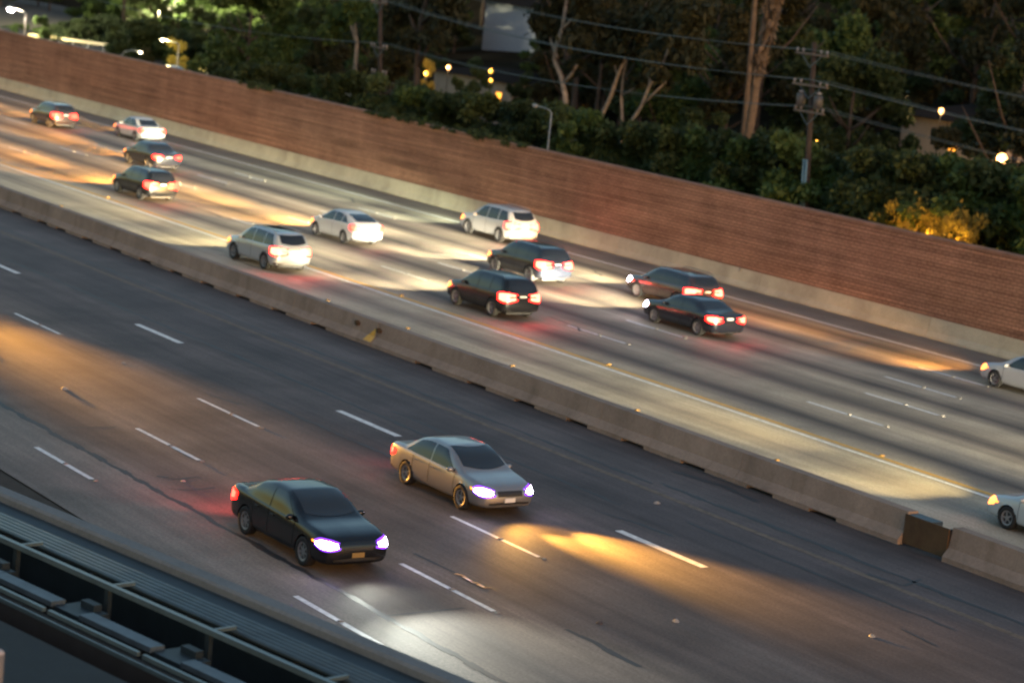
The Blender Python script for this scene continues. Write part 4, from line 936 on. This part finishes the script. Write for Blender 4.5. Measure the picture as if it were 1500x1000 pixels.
for k, px in enumerate((1296, 1318, 1338, 1352, 1371, 1392, 1410, 1428)):
    c = atY(px, 300 + (px - 1300) * .14 + random.uniform(-8, 10), 74.4 - .3 * (k % 3)); h = c.z / 5.6
    plant('yellow_lit_bush', T_THIN[k % 3], K_BUSH, LEAF_YLIT, BARK_D, c * 1 - Vector((0, 0, c.z)), (h * random.uniform(.5, .8), h * .5, h), 'bush lit yellow from below behind the wall on the right', 'shrub', 'yellow bushes lit up behind the right end of the wall')
GL = glow('garden_lamp_glow', (1, .45, .05), 1.6)
for px, py, Y, pw in ((1352, 352, 73.1, 30), (1308, 345, 73.1, 22), (1402, 361, 73.1, 22)):
    c = atY(px, py, Y); r = empty('garden_lamp', (c.x, Y, 0)); tag(r, 'garden lamp hidden among the yellow bushes', 'lamp', 'garden lamps among the yellow bushes')
    MB().tube([(0, 0, 0), (0, 0, c.z - .1)], .03, 6).build('stem', DARK, r); b = MB(); b.blob((0, 0, c.z), (.10, .10, .13)); b.build('globe', GL, r, True)
    bulb('lamp_light', r, (0, -.1, c.z + .32), (1, .50, .06), pw, .1)
# guard rail along the frontage road
for (pa, pb, lab) in (((42, 51), (158, 66), 'yellow lit guard rail along the frontage road at the left'), ((276, 97), (312, 105), 'short yellow lit length of guard rail right of the glowing tree')):
    a = atY(*pa, 104); c = atY(*pb, 104); r = empty('guard_rail', (a.x, 104, terr(a.x, 104))); tag(r, lab, 'guard rail'); L_ = c.x - a.x; z0 = a.z - terr(a.x, 104); z1 = c.z - terr(a.x, 104)
    RY = plain('guard_rail_lamplit', (.6, .52, .25), .5, metal=.2) if 'guard_rail_lamplit' not in bpy.data.materials else bpy.data.materials['guard_rail_lamplit']  # rail colour carries the yellow of the lamplight
    b = MB(); b.add([(0,-.06,z0-.14),(L_,-.06,z1-.14),(L_,-.06,z1+.14),(0,-.06,z0+.14),(0,0,z0-.14),(L_,0,z1-.14),(L_,0,z1+.14),(0,0,z0+.14)], [(0,1,2,3),(7,6,5,4),(3,2,6,7),(1,0,4,5)]); b.build('rail', RY, r)
    for k in range(int(L_ / 4) + 1): MB().box((k*4, .005, 0), (k*4+.12, .12, lerp(z0, z1, k*4/L_))).build('post', GALV, r)
c = atY(235, 93, 99)
pc = car('hatch', WHITE, c.x, 99.5, -1, 'white parked car half hidden behind the wall top under the street lamps', 'car', None, front='off', tail=0, name='parked_car'); pc.location.z = c.z - 1.5

# houses
def house(name, px0, px1, py_eave, Y, depth, label, wallm, roofm, base=None, ridge=1.4, wins=(), lit=()):
    a = atY(px0, py_eave, Y); c = atY(px1, py_eave, Y); z0 = terr((a.x + c.x) / 2, Y) - .1 if base is None else base
    r = empty(name, ((a.x + c.x) / 2, Y + depth / 2, z0)); tag(r, label, 'house'); hw = (c.x - a.x) / 2; hd = depth / 2; h = (a.z + c.z) / 2 - z0
    MB().add([(-hw,-hd,0),(hw,-hd,0),(hw,hd,0),(-hw,hd,0),(-hw,-hd,h),(hw,-hd,h),(hw,hd,h),(-hw,hd,h)], [(0,1,5,4),(1,2,6,5),(2,3,7,6),(3,0,4,7)]).build('wall', wallm, r)
    e = .5; MB().add([(-hw-e,-hd-e,h+.003),(hw+e,-hd-e,h+.003),(hw+e,hd+e,h+.003),(-hw-e,hd+e,h+.003),(-hw*.5,0,h+ridge),(hw*.5,0,h+ridge)], [(0,1,5,4),(1,2,5),(2,3,4,5),(3,0,4),(3,2,1,0)]).build('roof', roofm, r)
    for i, (x, z, ww, wh) in enumerate(wins):
        x = -hw + x * 2 * hw
        f = MB().box((x-ww/2-.07, -hd-.05, z-wh/2-.07), (x+ww/2+.07, -hd+.01, z+wh/2+.07)).build('window', plain('window_frame', (.3, .28, .25), .6) if 'window_frame' not in bpy.data.materials else bpy.data.materials['window_frame'], r)
        MB().box((x-ww/2, -hd-.07, z-wh/2), (x+ww/2, -hd-.052, z+wh/2)).build('pane', WINL if i in lit else GLASS, f)
    return r
WINL = glow('lit_window', (1, .36, .04), .9)
STUC = plain('beige_stucco', (.34, .27, .20), .9, var=.15, scale=.8); ROOFM = plain('roof_shingle', (.03, .025, .022), .95, var=.3, spec=0.); WHS = plain('pale_blue_render', (.30, .33, .38), .9, var=.1)
house('house', 636, 752, 112, 122, 9, 'low beige house with lit windows behind the hedge', STUC, ROOFM, wins=[(.03, 1.5, .35, .9), (.075, 1.4, .35, .9), (.12, 1.3, .35, .9), (.35, 2.0, .9, .8), (.85, 2.6, .8, .9)], lit=(0, 1, 2, 4), ridge=.9)
house('house', 1322, 1452, 176, 116, 10, 'larger beige house with glaring porch lamps at the right', STUC, ROOFM, wins=[(.15, 2.2, 1.0, 1.1), (.75, 2.0, .9, 1.0), (.62, 4.6, .8, .8)], lit=(2,), ridge=1.2)
house('white_building', 712, 795, 8, 152, 10, 'pale bluish building glimpsed between the tall trees at the top', WHS, ROOFM, wins=[(.93, 8.2, .5, 2.2)], ridge=.8)
PORCH = glow('porch_lamp_glow', (1, .46, .15), 2.0)
def small_lamp(px, py, Y, rad, pw, label, m=None, group=None):
    c = atY(px, py, Y); r = empty('yard_lamp', (c.x, Y, terr(c.x, Y))); tag(r, label, 'lamp', group); h = c.z - terr(c.x, Y)
    MB().tube([(0, 0, 0), (0, 0, h)], .035, 6).build('stem', DARK, r); b = MB(); b.blob((0, 0, h), (rad, rad, rad * 1.2)); b.build('globe', m or PORCH, r, True)
    if pw: bulb('lamp_light', r, (0, -rad - .25, h), (1, .62, .25), pw, .1)
small_lamp(1468, 234, 90, .28, 260, 'glaring round lamp in front of the larger beige house at the right'); small_lamp(1379, 163, 112, .17, 60, 'bright lamp above the eaves of the larger beige house'); small_lamp(657, 99, 110, .16, 60, 'bright lamp over the lit windows of the low beige house')
small_lamp(719, 104, 112, .15, 30, 'warm lamp at the right end of the low beige house', GL); small_lamp(624, 108, 104, .17, 90, 'yellow lamp in the leaves left of the low beige house', GL); small_lamp(719, 118, 112, .12, 10, 'small warm lamp under the one at the right end of the low house', GL)
for px, py, Y in ((1196, 207, 79), (1194, 229, 79), (1298, 245, 80), (1413, 240, 88), (1425, 248, 88), (1480, 177, 105), (1133, 286, 76), (1144, 283, 76)):
    small_lamp(px, py, Y, .055, 2, 'tiny yellow light dotted among the shrubs', GL, 'tiny yellow lights among the shrubs')
lit_tree(624, 92, 105.5, .55, LEAF_YLIT, 'narrow yellow lit tree left of the low beige house windows', 'small_tree')
c = atY(361, 124, 79); small_lamp(361, 124, 79, .09, 3, 'little white lamp just over the wall top at the left of the hedge', LAMPY)

for i, (px, py, Y, s_) in enumerate(((1312, 150, 110, .9), (1398, 195, 102, .8), (1455, 150, 126, 1.1), (1500, 120, 122, 1.2), (1405, 140, 130, 1.2), (1340, 120, 130, 1.2), (1285, 110, 124, 1.2), (1230, 100, 120, 1.2), (1270, 40, 150, 1.3), (1350, 30, 152, 1.3), (1430, 60, 150, 1.3), (1490, 40, 150, 1.3), (668, 118, 110, .7), (705, 104, 116, .8), (765, 110, 112, .7), (640, 60, 132, 1.), (812, 60, 125, 1.1), (700, 90, 128, .8))):
    lit_tree(px, py, Y, s_, random.choice([LEAF, LEAF_O, LEAF]), 'dark tree crowding close round the houses behind the hedge', 'bushy_tree')['group'] = 'dark trees close round the houses'
for i in range(44):                                                  # upper slope, seen between the nearer crowns
    px = -60 + 1640 * (i + random.random()) / 44; Y = random.uniform(128, 150)
    if 700 < px < 805: Y = random.uniform(168, 180)
    X = atY(px, 0, Y).x; zt = atY(px, random.uniform(-30, 60), Y).z; gz = terr(X, Y); s_ = max(.9, (zt - gz) / 5.3)
    plant('bushy_tree', random.choice(T_BUSH), K_BUSH, random.choice([LEAF, LEAF_G, LEAF_O] if px > 420 else [LEAF_G, LEAF_G, LEAF]), BARK_D, (X, Y, gz), (max(1.5, s_ * .9), max(1.5, s_ * .9), s_), 'spreading dark tree of the far slope closing the view', 'tree', 'spreading trees of the far slope')

for (xa, xb, lab) in ((545, 645, 'ivy spilling over the wall top below the low beige house'), (655, 770, 'longer ivy spilling over the wall top left of the unlit street lamp'), (345, 400, 'small ivy tuft on the wall top at the left')):
    a = atY(xa, 44 + .222 * xa, 71.9); c = atY(xb, 44 + .222 * xb, 71.9); g = np.random.default_rng(xa); cl = []
    r = empty('ivy', ((a.x + c.x) / 2, 72.0, 0)); tag(r, lab, 'ivy')
    for k in range(26):
        t = g.random(); q = a.lerp(c, t); hh = .08 + .14 * g.random() * math.sin(3.14 * t); cl.append(((q.x - r.location.x, g.uniform(-.35, .5), q.z + g.uniform(-.12, .2) * math.sin(3.14 * t)), (g.uniform(.3, .7), .25, hh)))
    v, f = leaves(cl, 1500, .07, .6, xa); link('foliage', mesh_np('ivy', v, f), LEAF, r)
    b = MB()
    for k in range(5): q = a.lerp(c, k / 4.); b.tube([(q.x - r.location.x, .35, 3.0), (q.x - r.location.x + .2, .34, 4.0), (q.x - r.location.x + .5, .1, q.z + .06)], .02, 5)
    b.build('stem', BARK_D, r)
# ------------------------------------------------------------------ render settings
SC.render.engine = 'CYCLES'
SC.view_settings.view_transform = 'Standard'; SC.view_settings.look = 'None'; SC.view_settings.gamma = 1
SC.view_settings.exposure = EXPO
SC.cycles.filter_width = 2.2; SC.cycles.max_bounces = 5; SC.cycles.sample_clamp_indirect = 4
SC.cycles.use_denoising = True
